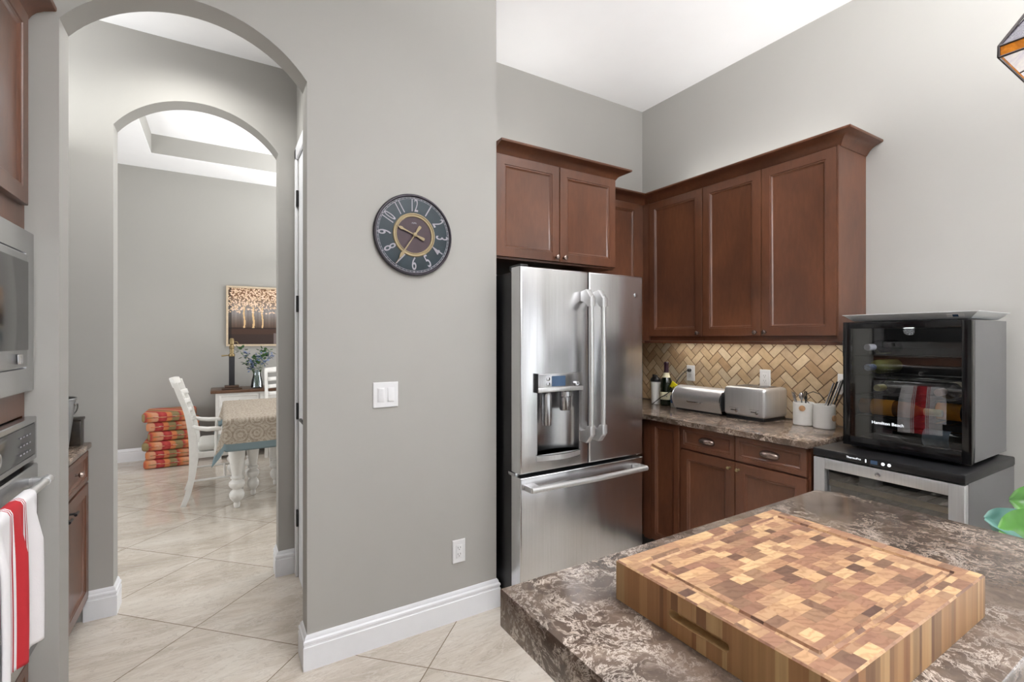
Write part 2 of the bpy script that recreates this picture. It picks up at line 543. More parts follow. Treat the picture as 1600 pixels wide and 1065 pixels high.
class MB:
    def __init__(self, m=None):
        self.bm = bmesh.new()
        self.m = m or Matrix.Identity(4)
        self.uv = None

    def _add(self, verts):
        return [self.bm.verts.new(self.m @ Vector(v)) for v in verts]

    def _sub(self, other):
        me = bpy.data.meshes.new('tmp')
        other.to_mesh(me)
        other.free()
        me.transform(self.m)
        self.bm.from_mesh(me)
        bpy.data.meshes.remove(me)

    def box(self, x0, x1, y0, y1, z0, z1, b=0.0, seg=2):
        t = bmesh.new()
        bmesh.ops.create_cube(t, size=1)
        for v in t.verts:
            v.co = Vector((x0 + (v.co.x + .5) * (x1 - x0), y0 + (v.co.y + .5) * (y1 - y0), z0 + (v.co.z + .5) * (z1 - z0)))
        if b:
            b = min(b, 0.45 * min(abs(x1 - x0), abs(y1 - y0), abs(z1 - z0)))
            bmesh.ops.bevel(t, geom=t.edges[:], offset=b, segments=seg, profile=0.5, affect='EDGES')
        self._sub(t)
        return self

    def prism(self, poly, z0, z1, b=0.0):
        """polygon in local xy, extruded z0..z1; concave is fine"""
        t = bmesh.new()
        lo = [t.verts.new((x, y, z0)) for x, y in poly]
        hi = [t.verts.new((x, y, z1)) for x, y in poly]
        n = len(poly)
        f1 = t.faces.new(lo[::-1])
        f2 = t.faces.new(hi)
        for i in range(n):
            t.faces.new((lo[i], lo[(i + 1) % n], hi[(i + 1) % n], hi[i]))
        if b:
            es = [e for e in t.edges if len({round(v.co.z, 6) for v in e.verts}) == 1]
            bmesh.ops.bevel(t, geom=es, offset=b, segments=2, profile=0.5, affect='EDGES')
        bmesh.ops.recalc_face_normals(t, faces=t.faces[:])
        bmesh.ops.triangulate(t, faces=[f for f in t.faces if len(f.verts) > 4])
        self._sub(t)
        return self

    def rings(self, w, h, prof, x0=0, y0=0, cap=True):
        """nested rectangles: prof = [(inset, out)], starts at the outer back edge"""
        t = bmesh.new()
        loops = []
        for ins, out in prof:
            loops.append([t.verts.new((x0 + a, y0 + c, out)) for a, c in ((ins, ins), (w - ins, ins), (w - ins, h - ins), (ins, h - ins))])
        t.faces.new(loops[0][::-1])
        for a, c in zip(loops, loops[1:]):
            for i in range(4):
                j = (i + 1) % 4
                t.faces.new((a[i], a[j], c[j], c[i]))
        if cap:
            t.faces.new(loops[-1])
        self._sub(t)
        return self

    def lathe(self, prof, cx=0, cy=0, seg=32, cap=True, a0=0, a1=2 * PI):
        """profile [(r, z)] turned about local z"""
        t = bmesh.new()
        full = abs(a1 - a0 - 2 * PI) < 1e-6
        n = seg if full else seg + 1
        rows = []
        for r, z in prof:
            rows.append([t.verts.new((cx + r * math.cos(a0 + (a1 - a0) * i / seg), cy + r * math.sin(a0 + (a1 - a0) * i / seg), z)) for i in range(n)])
        for a, b in zip(rows, rows[1:]):
            for i in range(seg):
                j = (i + 1) % n
                t.faces.new((a[i], a[j], b[j], b[i]))
        if cap and full:
            if prof[0][0] > 1e-4:
                t.faces.new(rows[0][::-1])
            if prof[-1][0] > 1e-4:
                t.faces.new(rows[-1])
        bmesh.ops.remove_doubles(t, verts=t.verts[:], dist=1e-6)
        bmesh.ops.recalc_face_normals(t, faces=t.faces[:])
        self._sub(t)
        return self

    def tube(self, pts, r, seg=10, closed=False):
        pts = [Vector(p) for p in pts]
        rr = r if isinstance(r, (list, tuple)) else [r] * len(pts)
        t = bmesh.new()
        rows = []
        n = len(pts)
        prev = None
        for i, p in enumerate(pts):
            a = pts[(i - 1) % n] if (i > 0 or closed) else p
            c = pts[(i + 1) % n] if (i < n - 1 or closed) else p
            d = (c - a).normalized()
            if prev is None:
                ref = Vector((0, 0, 1)) if abs(d.z) < 0.9 else Vector((1, 0, 0))
                u = d.cross(ref).normalized()
            else:
                u = (prev - d * prev.dot(d)).normalized()
            prev = u
            v = d.cross(u)
            rows.append([t.verts.new(p + (u * math.cos(2 * PI * k / seg) + v * math.sin(2 * PI * k / seg)) * rr[i]) for k in range(seg)])
        pairs = list(zip(rows, rows[1:]))
        if closed:
            pairs.append((rows[-1], rows[0]))
        for a, b in pairs:
            for k in range(seg):
                j = (k + 1) % seg
                t.faces.new((a[k], a[j], b[j], b[k]))
        if not closed:
            t.faces.new(rows[0][::-1])
            t.faces.new(rows[-1])
        bmesh.ops.recalc_face_normals(t, faces=t.faces[:])
        self._sub(t)
        return self

    def sweep(self, path, prof, cap=True):
        """profile [(out, z)] swept with mitres along a plan path; out is to the RIGHT of travel"""
        t = bmesh.new()
        P = [Vector(p) for p in path]
        rows = []
        for i, p in enumerate(P):
            d0 = (P[i] - P[i - 1]).normalized() if i > 0 else None
            d1 = (P[i + 1] - P[i]).normalized() if i < len(P) - 1 else None
            n0 = Vector((d0.y, -d0.x)) if d0 else None
            n1 = Vector((d1.y, -d1.x)) if d1 else None
            if n0 is None:
                m = n1
            elif n1 is None:
                m = n0
            else:
                m = (n0 + n1)
                m = m / max(0.2, (m.length_squared / 2))
            rows.append([t.verts.new((p.x + m.x * o, p.y + m.y * o, z)) for o, z in prof])
        k = len(prof)
        for a, b in zip(rows, rows[1:]):
            for i in range(k):
                j = (i + 1) % k
                t.faces.new((a[i], a[j], b[j], b[i]))
        if cap:
            t.faces.new(rows[0])
            t.faces.new(rows[-1][::-1])
        bmesh.ops.recalc_face_normals(t, faces=t.faces[:])
        bmesh.ops.triangulate(t, faces=[f for f in t.faces if len(f.verts) > 4])
        self._sub(t)
        return self

    def grid(self, fn, nu, nv, uvfn=None, thick=0.0):
        """surface fn(s,t) for s,t in 0..1, with optional uv"""
        uvl = self.bm.loops.layers.uv.get('UVMap') or self.bm.loops.layers.uv.new('UVMap')
        vs = [[self.bm.verts.new(self.m @ Vector(fn(i / nu, j / nv))) for j in range(nv + 1)] for i in range(nu + 1)]
        for i in range(nu):
            for j in range(nv):
                f = self.bm.faces.new((vs[i][j], vs[i + 1][j], vs[i + 1][j + 1], vs[i][j + 1]))
                f.smooth = True
                for lp, (a, c) in zip(f.loops, ((i, j), (i + 1, j), (i + 1, j + 1), (i, j + 1))):
                    lp[uvl].uv = uvfn(a / nu, c / nv) if uvfn else (a / nu, c / nv)
        return self

    def build(self, name, mat, parent=None, sharp=35, loc=None, rotz=0.0, solid=0.0):
        bm = self.bm
        bm.normal_update()
        ca = math.radians(sharp)
        for f in bm.faces:
            f.smooth = True
        for e in bm.edges:
            if len(e.link_faces) == 2:
                try:
                    e.smooth = e.calc_face_angle() < ca
                except ValueError:
                    pass
        me = bpy.data.meshes.new(name)
        bm.to_mesh(me)
        bm.free()
        o = bpy.data.objects.new(name, me)
        COL.objects.link(o)
        me.materials.append(MATS[mat])
        if parent:
            o.parent = parent
        if loc:
            o.location = loc
        if rotz:
            o.rotation_euler = (0, 0, rotz)
        if solid:
            md = o.modifiers.new('solid', 'SOLIDIFY')
            md.thickness = solid
            md.offset = 0
        return o


def tag(o, label, cat, group=None):
    o['label'] = label
    o['category'] = cat
    if group:
        o['group'] = group
    return o


def thing(name, label, cat, loc=(0, 0, 0), rotz=0.0, group=None):
    o = bpy.data.objects.new(name, None)
    o.empty_display_size = 0.05
    COL.objects.link(o)
    o.location = loc
    o.rotation_euler = (0, 0, rotz)
    return tag(o, label, cat, group)


def struct(name, mb, mat, parent=None, **k):
    o = mb.build(name, mat, parent, **k)
    if parent is None:
        o['kind'] = 'structure'
    return o


def copy_tree(o, parent=None):
    c = o.copy()
    COL.objects.link(c)
    if parent:
        c.parent = parent
    for ch in [x for x in bpy.data.objects if x.parent == o]:
        copy_tree(ch, c)
    return c


def text_mesh(name, body, size, mat, parent, mtx, extrude=0.0006, align='CENTER', xs=1.0):
    """lettering as a mesh; mtx places its plane"""
    cu = bpy.data.curves.new('tmp_text', 'FONT')
    cu.body = body
    cu.size = size
    cu.extrude = extrude
    cu.offset = 0.006 * size if name == 'numeral' else 0.0
    cu.align_x = align
    cu.align_y = 'CENTER'
    ob = bpy.data.objects.new('tmp_text', cu)
    COL.objects.link(ob)
    dg = bpy.context.evaluated_depsgraph_get()
    me = bpy.data.meshes.new_from_object(ob.evaluated_get(dg))
    bpy.data.objects.remove(ob)
    bpy.data.curves.remove(cu)
    me.transform(mtx @ Matrix.Diagonal((xs, 1, 1, 1)))
    me.name = name
    me.materials.clear()
    me.materials.append(MATS[mat])
    o = bpy.data.objects.new(name, me)
    COL.objects.link(o)
    o.parent = parent
    return o


def bez(p0, p1, p2, n=10):
    p0, p1, p2 = Vector(p0), Vector(p1), Vector(p2)
    return [(p0 * (1 - t) ** 2 + p1 * 2 * t * (1 - t) + p2 * t * t) for t in [i / n for i in range(n + 1)]]


# ------------------------------------------------------------------ room shell
H = 3.27          # kitchen ceiling
HV = 3.01         # vestibule ceiling
HD = 3.38         # dining ceiling
XR = 2.98         # right wall
YB = 2.82         # wall behind the refrigerator
YC = 2.20         # wall with the clock and the first arch
YA = 3.15         # wall with the second arch
YF = 6.95         # far dining wall
XL = -1.17

struct('floor', MB().box(-3.2, 3.6, -4.4, 7.2, -0.05, 0.0), 'floor_marble')
struct('ceiling', MB().box(XL - .1, XR + .1, -4.1, YC + .05, H, H + .08).box(1.0, XR + .1, YC + .05, YB + .1, H, H + .08), 'white_paint')
struct('ceiling_vestibule', MB().box(-1.3, 1.3, YC + .10, YA + .02, HV, HV + .06), 'white_paint')


def arch_poly(x0, x1, top, a0, a1, spring, rise, n=28):
    """outline of a wall from x0 to x1 with an arched opening a0..a1"""
    p = [(x0, 0), (a0, 0), (a0, spring)]
    c = (a1 - a0) / 2
    mid = (a0 + a1) / 2
    R = (c * c + rise * rise) / (2 * rise)
    th = math.asin(c / R)
    for i in range(1, n):
        t = -th + 2 * th * i / n
        p.append((mid + R * math.sin(t), spring + rise - R + R * math.cos(t)))
    p += [(a1, spring), (a1, 0), (x1, 0), (x1, top), (x0, top)]
    return p


mb = MB(frame((0, YC + .12, 0), (0, -1, 0)))
mb.prism(arch_poly(XL - .1, 1.246, H, -0.465, 0.32, 2.50, 0.20), 0, .12)
struct('wall_clock', mb, 'wall_paint')
struct('wall_return', MB().box(1.13, 1.246, YC + .12, YB, 0, H), 'wall_paint')
struct('wall_back', MB().box(1.13, XR + .1, YB, YB + .1, 0, H), 'wall_paint')
# right wall with a tall window behind the camera's right shoulder
mb = MB(frame((XR + .1, 0, 0), (-1, 0, 0)))   # local x runs towards -Y
mb.prism([(-YB, 0), (0.35, 0), (0.35, 2.45), (1.9, 2.45), (1.9, 0), (4.1, 0), (4.1, H), (-YB, H)], 0, .1)
struct('wall_right', mb, 'wall_paint')
struct('window_1', MB().box(XR + .02, XR + .06, -.42, -.35, 0, 2.45).box(XR + .02, XR + .06, -1.9, -1.83, 0, 2.45).box(XR + .02, XR + .06, -1.15, -1.09, 0, 2.45).box(XR + .02, XR + .06, -1.9, -.35, 2.38, 2.45), 'trim_white')
struct('wall_left', MB().box(XL - .1, XL, -4.1, YC, 0, H), 'wall_paint')
mb = MB(frame((0, -4.0, 0), (0, 1, 0)))       # local x runs towards -X
mb.prism([(-XR - .1, 0), (-XR + .3, 0), (-XR + .3, 2.7), (.9, 2.7), (.9, 0), (-XL + .1, 0), (-XL + .1, H), (-XR - .1, H)], -.1, 0)
struct('wall_rear', mb, 'wall_paint')
struct('window_2', MB().box(-.9, -.83, -4.06, -4.02, 0, 2.7).box(.86, .94, -4.06, -4.02, 0, 2.7).box(2.61, 2.68, -4.06, -4.02, 0, 2.7).box(-.9, 2.68, -4.06, -4.02, 2.62, 2.7), 'trim_white')
# vestibule
struct('wall_vestibule_left', MB().box(-1.28, -1.2, YC + .12, YA, 0, HV), 'wall_paint')
DY0, DY1, DZ = 2.42, 3.05, 2.46
mb = MB(frame((0.52, 0, 0), (-1, 0, 0)))
mb.prism([(-YA, 0), (-DY1, 0), (-DY1, DZ), (-DY0, DZ), (-DY0, 0), (-YC - .12, 0), (-YC - .12, HV), (-YA, HV)], 0, .12)
struct('wall_vestibule_right', mb, 'wall_paint')
mb = MB(frame((0, YA + .12, 0), (0, -1, 0)))
mb.prism(arch_poly(-2.7, 3.3, HD + .3, -0.46, 0.30, 2.50, 0.20), 0, .12)
struct('wall_arch', mb, 'wall_paint')
# dining room
struct('wall_far', MB().box(-2.7, 3.3, YF, YF + .1, 0, HD + .3), 'wall_paint')
mb = MB(frame((-2.7, 0, 0), (1, 0, 0)))
mb.prism([(YA + .12, 0), (YF, 0), (YF, HD + .3), (YA + .12, HD + .3)], 0, .1)
struct('wall_dining_left', mb, 'wall_paint')
struct('wall_dining_right', MB().box(3.2, 3.3, YA + .12, YF, 0, HD + .3), 'wall_paint')
# tray ceiling: lower ring and raised centre
TX0, TX1, TY0, TY1 = -.617, 2.5, 4.0, 6.38
mb = MB()
mb.box(-2.7, TX0, YA + .12, YF, HD, HD + .005).box(TX1, 3.3, YA + .12, YF, HD, HD + .005)
mb.box(TX0, TX1, YA + .12, TY0, HD, HD + .005).box(TX0, TX1, TY1, YF, HD, HD + .005)
struct('ceiling_dining', mb, 'white_paint')
struct('ceiling_tray', MB().box(TX0 - .1, TX1 + .1, TY0 - .1, TY1 + .1, HD + .21, HD + .25), 'white_paint')
mb = MB()
mb.box(TX0 - .02, TX0, TY0, TY1, HD + .006, HD + .21).box(TX1, TX1 + .02, TY0, TY1, HD + .006, HD + .21)
mb.box(TX0, TX1, TY1, TY1 + .02, HD + .006, HD + .21).box(TX0, TX1, TY0 - .02, TY0, HD + .006, HD + .21)
struct('trim_1', mb, 'wall_paint')

# baseboards
BB = [(0, 0), (.017, 0), (.017, .098), (.014, .101), (.014, .110), (.017, .113), (.016, .122), (.010, .128), (.009, .136), (.003, .145), (0, .145)]
def board(name, path):
    struct(name, MB().sweep(path, BB), 'trim_white')
board('baseboard_clock', [(1.246, 2.32), (1.246, YC), (.32, YC), (.32, YC + .12), (.40, YC + .12), (.40, 2.35)][::-1][::-1] if False else [(.40, YC + .12), (.32, YC + .12), (.32, YC), (1.246, YC), (1.246, 2.34)])
board('baseboard_arch_left', [(-.575, YA), (-.46, YA), (-.46, YA + .12), (-1.6, YA + .12)][:3])
board('baseboard_arch_right', [(.30, YA + .12), (.30, YA), (.40, YA)])
board('baseboard_far', [(-2.6, YF), (3.2, YF)])
board('baseboard_right', [(XR, .55), (XR, -.33)])

# vestibule door with casing and black hinges
d = MB(frame((.43, DY1 - .004, 0), (-1, 0, 0)))
dw = DY1 - DY0 - .008
d.rings(dw, DZ - .01, [(0, 0), (0, .03), (.001, .031)], 0, .006)
door = struct('door_1', d, 'trim_white')
for (z0, z1) in ((.18, 1.0), (1.12, 2.3)):
    MB(frame((.43, DY1 - .004, 0), (-1, 0, 0))).rings(dw - .24, z1 - z0, [(0, .0312), (.0, .035), (.018, .036), (.03, .032)], .12, z0).build('door_panel', 'trim_white', door)
lev = MB(frame((.399, DY0 + .07, 0), (-1, 0, 0))).lathe([(.028, -.001), (.028, .008), (.012, .010), (.010, .05)], 0, 1.0, 20)
lev.box(-.11, .01, .992, 1.008, .045, .058, .004)
lev.build('door_handle', 'black_plastic', door)
for z in (2.226, 1.609, .98, .352):
    MB().box(.386, .3985, 3.052, 3.075, z - .048, z + .048, .002).build('hinge', 'black_plastic', door)
CP = [(0, 0), (.012, 0), (.014, .01), (.014, .05), (.018, .055), (.018, .07), (0, .07)]
cas = MB()
for (ya, yb) in ((DY1, DY1 + .075), (DY0 - .07, DY0)):
    cas.box(.385, .40, ya + (.024 if ya == DY1 else 0), yb, 0, DZ + .07, .004)
cas.box(.385, .40, DY0 - .07, DY1 + .075, DZ, DZ + .075, .004)
struct('trim_2', cas, 'trim_white')


# ------------------------------------------------------------------ cabinet pieces
def shaker(name, parent, org, w, W, Hh, mat='cabinet_wood', fr=.062, thin=False):
    """raised-and-recessed door; org is its lower left corner seen from the front"""
    prof = [(0, 0), (0, .017), (.002, .020), (fr - .012, .020), (fr - .010, .0165), (fr - .004, .0165), (fr + .004, .0085), (fr + .006, .0080)]
    return MB(frame(org, w)).rings(W, Hh, prof).build(name, mat, parent)


def knob(parent, org, w, mat='knob_bronze', r=.014):
    return MB(frame(org, w)).lathe([(.006, 0), (.005, .012), (r * .8, .016), (r, .021), (r * .9, .027), (r * .5, .030), (0, .031)], 0, 0, 18).build('knob', mat, parent)


def cup_pull(parent, org, w, mat='knob_bronze'):
    m = MB(frame(org, w))
    def f(s, t):
        a = PI * s
        b = (PI / 2) * t
        return (-.045 * math.cos(a) * (1 - .0 * t), .016 * math.cos(b) - .004 + .0 * a, .022 * math.sin(a) * 1.0 * (0.15 + .85 * math.sin(b)) + .001)
    # half dome hood
    def g(s, t):
        th = PI * s
        ph = PI * t
        return (-.050 * math.cos(th), .021 * math.cos(ph) * math.sin(th) ** .6, .028 * math.sin(ph) * math.sin(th) ** .6)
    m.grid(g, 18, 10)
    return m.build('pull', mat, parent, sharp=60, solid=.002)


CROWN = [(-.004, 0), (.004, 0), (.008, .006), (.012, .012), (.018, .022), (.030, .034), (.048, .044), (.066, .050), (.078, .053), (.080, .056), (.080, .064), (-.004, .064)]

# --- tall refrigerator wall cabinet
t = thing('refrigerator_cabinet', 'dark wood wall cabinet with two doors over the refrigerator', 'cabinet', (1.25, YB, 1.82))
def loc(o, x, y, z):
    L = o.location
    return (x - L.x, y - L.y, z - L.z)
def lbox(mbx, o, x0, x1, y0, y1, z0, z1, b=0.0):
    L = o.location
    mbx.box(x0 - L.x, x1 - L.x, y0 - L.y, y1 - L.y, z0 - L.z, z1 - L.z, b)
    return mbx
FX0, FX1, FY = 1.25, 2.105, 2.23
lbox(MB(), t, FX0, FX1, FY, YB - .002, 1.835, 2.39).build('body', 'cabinet_wood', t)
for i, (a, b) in enumerate(((1.252, 1.668), (1.672, 2.103))):
    dd = shaker('door', t, loc(t, a, FY, 1.845), (0, -1, 0), b - a, .545)
    knob(dd, loc(t, (1.668 - .025) if i == 0 else (1.672 + .025), FY - .02, 1.870), (0, -1, 0))
L = t.location
MB().sweep([(FX0 - L.x, FY - L.y), (FX1 - L.x, FY - L.y), (FX1 - L.x, 2.50 - L.y)], [(o, z + 2.384 - L.z) for o, z in CROWN]).build('crown', 'cabinet_wood', t)

# --- corner wall cabinet (back wall)
UF = 2.68   # door face plane of the right wall cabinets
t = thing('corner_wall_cabinet', 'narrow dark wood wall cabinet in the corner, right of the refrigerator cabinet', 'cabinet', (2.4, YB, 1.39))
lbox(MB(), t, 2.108, XR - .002, 2.53, YB - .002, 1.39, 2.39).build('body', 'cabinet_wood', t)
shaker('door', t, loc(t, 2.13, 2.53, 1.42), (0, -1, 0), UF - .06 - 2.13, .965)

# --- right wall cabinets: one single-door unit and one double-door unit
YS = [2.471, 2.019, 1.622, 1.222]
t = thing('wall_cabinet', 'single-door dark wood wall cabinet next to the corner, above the champagne bottle', 'cabinet', (XR, 2.24, 1.39), group=None)
lbox(MB(), t, UF + .02, XR - .002, 2.02, 2.528, 1.39, 2.39).build('body', 'cabinet_wood', t)
lbox(MB(), t, UF + .0, UF + .02, 2.473, 2.528, 1.39, 2.39).build('filler', 'cabinet_wood', t)
dd = shaker('door', t, loc(t, UF + .02, 2.470, 1.42), (-1, 0, 0), .448, .965)
knob(dd, loc(t, UF, 2.047, 1.442), (-1, 0, 0))
t = thing('wall_cabinet', 'double-door dark wood wall cabinet above the toaster, at the right end of the run', 'cabinet', (XR, 1.62, 1.39))
lbox(MB(), t, UF + .02, XR - .002, 1.215, 2.018, 1.39, 2.39).build('body', 'cabinet_wood', t)
lbox(MB(), t, UF + .002, UF + .02, 1.215, 1.222, 1.39, 2.39).build('stile', 'cabinet_wood', t)
dd = shaker('door', t, loc(t, UF + .02, 2.016, 1.42), (-1, 0, 0), .392, .965)
knob(dd, loc(t, UF, 1.650, 1.442), (-1, 0, 0))
dd = shaker('door', t, loc(t, UF + .02, 1.620, 1.42), (-1, 0, 0), .396, .965)
knob(dd, loc(t, UF, 1.594, 1.442), (-1, 0, 0))
o = MB().sweep([(2.19, 2.53), (UF + .02, 2.53), (UF + .02, 1.215), (XR - .003, 1.215)], [(o, z + 2.386) for o, z in CROWN]).build('crown_moulding', 'cabinet_wood')
tag(o, 'dark wood crown moulding running over the corner and right wall cabinets', 'moulding')
o = MB().sweep([(2.19, 2.53), (UF + .02, 2.53), (UF + .02, 1.215), (XR - .003, 1.215)], [(-.012, 1.372), (.004, 1.372), (.004, 1.388), (-.012, 1.388)]).build('light_rail', 'cabinet_wood')
tag(o, 'thin dark wood rail along the bottom of the wall cabinets over the tile', 'moulding')

# --- base cabinets on the right wall
BF = 2.385
t = thing('corner_base_cabinet', 'dark wood base cabinet with one narrow door beside the refrigerator', 'cabinet', (XR, 2.2, 0))
lbox(MB(), t, BF + .02, XR - .002, 1.959, YB - .002, .105, .884).build('body', 'cabinet_wood', t)
lbox(MB(), t, BF, BF + .02, 2.19, 2.24, .105, .884).build('filler', 'cabinet_wood', t)
shaker('door', t, loc(t, BF + .02, 2.186, .115), (-1, 0, 0), .225, .765, fr=.05)
lbox(MB(), t, BF + .08, XR - .05, 1.959, YB - .01, 0, .105).build('toe_kick', 'black_plastic', t)
t = thing('base_cabinet', 'dark wood base cabinet with two drawers over two doors under the toaster', 'cabinet', (XR, 1.58, 0))
lbox(MB(), t, BF + .02, XR - .002, 1.208, 1.957, .105, .884).build('body', 'cabinet_wood', t)
lbox(MB(), t, BF + .08, XR - .05, 1.215, 1.957, 0, .105).build('toe_kick', 'black_plastic', t)
for (ya, yb, ky) in ((1.952, 1.593, 1.618), (1.589, 1.218, 1.566)):
    dd = shaker('door', t, loc(t, BF + .02, ya, .115), (-1, 0, 0), ya - yb, .622)
    knob(dd, loc(t, BF, ky, .702), (-1, 0, 0), 'brass', .009)
    dr = shaker('drawer', t, loc(t, BF + .02, ya, .746), (-1, 0, 0), ya - yb, .134, fr=.036)
    cup_pull(dr, loc(t, BF + .012, (ya + yb) / 2, .812), (-1, 0, 0))

# --- worktop with an eased edge
def slab(name, poly, z0, z1, mat, label, b=.006):
    return tag(MB().prism(poly, z0, z1, b).build(name, mat), label, 'countertop')
slab('countertop', [(2.36, 1.20), (XR - .002, 1.20), (XR - .002, YB - .002), (2.14, YB - .002), (2.14, 2.25), (2.36, 2.25)], .885, .915, 'granite_counter', 'speckled brown granite worktop under the toaster, along the tiled wall')

# --- herringbone backsplash
def clip(poly, axis, lim, keep_less):
    out = []
    n = len(poly)
    for i in range(n):
        a, b = poly[i], poly[(i + 1) % n]
        ia = (a[axis] <= lim) if keep_less else (a[axis] >= lim)
        ib = (b[axis] <= lim) if keep_less else (b[axis] >= lim)
        if ia:
            out.append(a)
        if ia != ib:
            s = (lim - a[axis]) / (b[axis] - a[axis])
            out.append((a[0] + s * (b[0] - a[0]), a[1] + s * (b[1] - a[1])))
    return out


def herringbone(m, W, Hh, S, thick, gap):
    c = math.cos(PI / 4)
    N = int((W + Hh) / S) + 6
    for i in range(-N, N):
        for j in range(-N, N):
            for horiz in (0, 1):
                # unit cell: one lying and one standing 2:1 tile stepped along the diagonal
                k = i * 4
                ox, oy = j * 1 + i * 2, j * -1 + i * 2 if False else j
                if horiz:
                    x0, y0, w, h = i * 4 + j, j, 2, 1
                else:
                    x0, y0, w, h = i * 4 + j + 2 - 0, j - 0, 1, 2
                    x0, y0 = i * 4 + j, j + 1
                x0 *= S; y0 *= S; w *= S; h *= S
                q = [(x0 + gap, y0 + gap), (x0 + w - gap, y0 + gap), (x0 + w - gap, y0 + h - gap), (x0 + gap, y0 + h - gap)]
                q = [((a - b) * c + W / 2, (a + b) * c - 2 * Hh * 0) for a, b in q]
                q = clip(clip(clip(clip(q, 0, 0.001, False), 0, W - .001, True), 1, 0.001, False), 1, Hh - .001, True)
                if len(q) >= 3:
                    t2 = bmesh.new()
                    lo = [t2.verts.new((a, b, 0)) for a, b in q]
                    mx = sum(a for a, b in q) / len(q); my = sum(b for a, b in q) / len(q)
                    hi = [t2.verts.new((a, b, thick * .75)) for a, b in q]
                    tp = [t2.verts.new((a + (mx - a) * .03, b + (my - b) * .03, thick)) for a, b in q]
                    n = len(q)
                    try:
                        t2.faces.new(tp)
                        for k2 in range(n):
                            j2 = (k2 + 1) % n
                            t2.faces.new((lo[k2], lo[j2], hi[j2], hi[k2]))
                            t2.faces.new((hi[k2], hi[j2], tp[j2], tp[k2]))
                    except ValueError:
                        t2.free()
                        continue
                    m._sub(t2)


def splash(name, org, w, W, Hh, label):
    t = thing(name, label, 'backsplash', org)
    mb = MB(frame((0, 0, 0), w))
    herringbone(mb, W, Hh, .0515, .006, .0019)
    mb.build('tiles', 'travertine', t)
    MB(frame((0, 0, 0), w)).box(0, W, 0, Hh, .0, .004).build('grout', 'grout', t)
    return t
splash('tile_backsplash', (XR - .001, YB - .010, .916), (-1, 0, 0), YB - .012 - 1.20, .455, 'beige herringbone stone backsplash on the right wall behind the toaster')
splash('tile_backsplash', (2.15, YB - .001, .916), (0, -1, 0), XR - .012 - 2.15, .455, 'beige stone backsplash on the short wall right behind the refrigerator')


# --- outlets and switches
def outlet(label, org, w, group=None):
    t = thing('wall_outlet', label, 'outlet', org, group=group)
    MB(frame((0, 0, 0), w)).rings(.070, .115, [(0, 0), (0, .003), (.003, .006)], -.035, -.0575).build('plate', 'plastic_white', t)
    r = MB(frame((0, 0, 0), w)).rings(.034, .067, [(0, .0055), (0, .0075), (.001, .008)], -.017, -.0335).build('receptacle', 'plastic_white', t)
    s = MB(frame((0, 0, 0), w))
    for dy in (.016, -.016):
        s.box(-.0075, -.0055, dy, dy + .008, .007, .0084).box(.0055, .0075, dy, dy + .008, .007, .0084)
        s.lathe([(.0022, .007), (.0022, .0084)], 0, dy - .006, 10)
    s.build('slots', 'slot_dark', r)
    return t
outlet('white wall outlet low on the wall under the clock', (1.028, YC - .001, .340), (0, -1, 0))
t = thing('light_switch', 'white double rocker light switch on the wall below the clock', 'switch', (.657, YC - .001, 1.147))
m = frame((0, 0, 0), (0, -1, 0))
MB(m).rings(.117, .117, [(0, 0), (0, .003), (.003, .006)], -.0585, -.0585).build('plate', 'plastic_white', t)
for i, x in enumerate((-.023, .023)):
    MB(m).rings(.034, .067, [(0, .0055), (0, .0065), (.001, .007)], x - .017, -.0335).build('frame', 'plastic_white', t)
    up = .0105 if i == 0 else .0075
    tt = bmesh.new()
    mb = MB(m @ Matrix.Translation((x, 0, 0)) @ Matrix.Rotation(.07 if i == 0 else -.07, 4, 'X'))
    mb.box(-.0135, .0135, -.030, .030, .004, .0100, .001)
    mb.build('rocker', 'plastic_white', t)


# ------------------------------------------------------------------ wall clock
t = thing('wall_clock', 'round wall clock with teal face, plum centre and gold hands', 'clock', (.790, YC - .001, 1.897))
m = frame((0, 0, 0), (0, -1, 0))
R = .193
MB(m).lathe([(R - .004, 0), (R, .006), (R, .016), (R - .004, .022), (R - .010, .022), (R - .012, .018), (R - .013, .012)], 0, 0, 64, cap=False).build('rim', 'clock_rim', t)
MB(m).lathe([(R - .004, .0), (R - .004, .002), (R - .012, .012), (R - .017, .0135), (.106, .0135), (.001, .0130)], 0, 0, 64, cap=False).build('dial', 'clock_teal', t)
mb = MB(m)
mb.lathe([(R - .0165, .0137), (R - .016, .0145), (R - .0145, .0145), (R - .014, .0137)], 0, 0, 64, cap=False)
mb.lathe([(R - .0235, .0136), (R - .023, .0143), (R - .0220, .0143), (R - .0215, .0136)], 0, 0, 64, cap=False)
for i in range(60):
    a = 2 * PI * i / 60
    r0, r1 = R - .0225, R - .0165
    u = Vector((math.sin(a), math.cos(a))); v = Vector((u.y, -u.x)) * (.0022 if i % 5 == 0 else .0009)
    mb.prism([tuple(u * r0 - v), tuple(u * r0 + v), tuple(u * r1 + v), tuple(u * r1 - v)], .0134, .0142)
mb.build('minute_track', 'clock_ink', t)
MB(m).lathe([(.104, .0130), (.103, .018), (.101, .020), (.097, .020), (.095, .0165), (.091, .0165), (.089, .019), (.086, .019), (.085, .014)], 0, 0, 64, cap=False).build('inner_ring', 'gold', t)
MB(m).lathe([(.086, .0132), (.086, .0145), (.0, .0146)], 0, 0, 48, cap=False).build('centre_disc', 'clock_plum', t)
for k in range(1, 13):
    a = 2 * PI * k / 12
    flip = 4 <= k <= 8
    mm = m @ Matrix.Translation((.138 * math.sin(a), .138 * math.cos(a), .0142)) @ Matrix.Rotation(-a + (PI if flip else 0), 4, 'Z')
    text_mesh('numeral', str(k), .088, 'clock_ink', t, mm, .0006, xs=.46 if k >= 10 else .56)
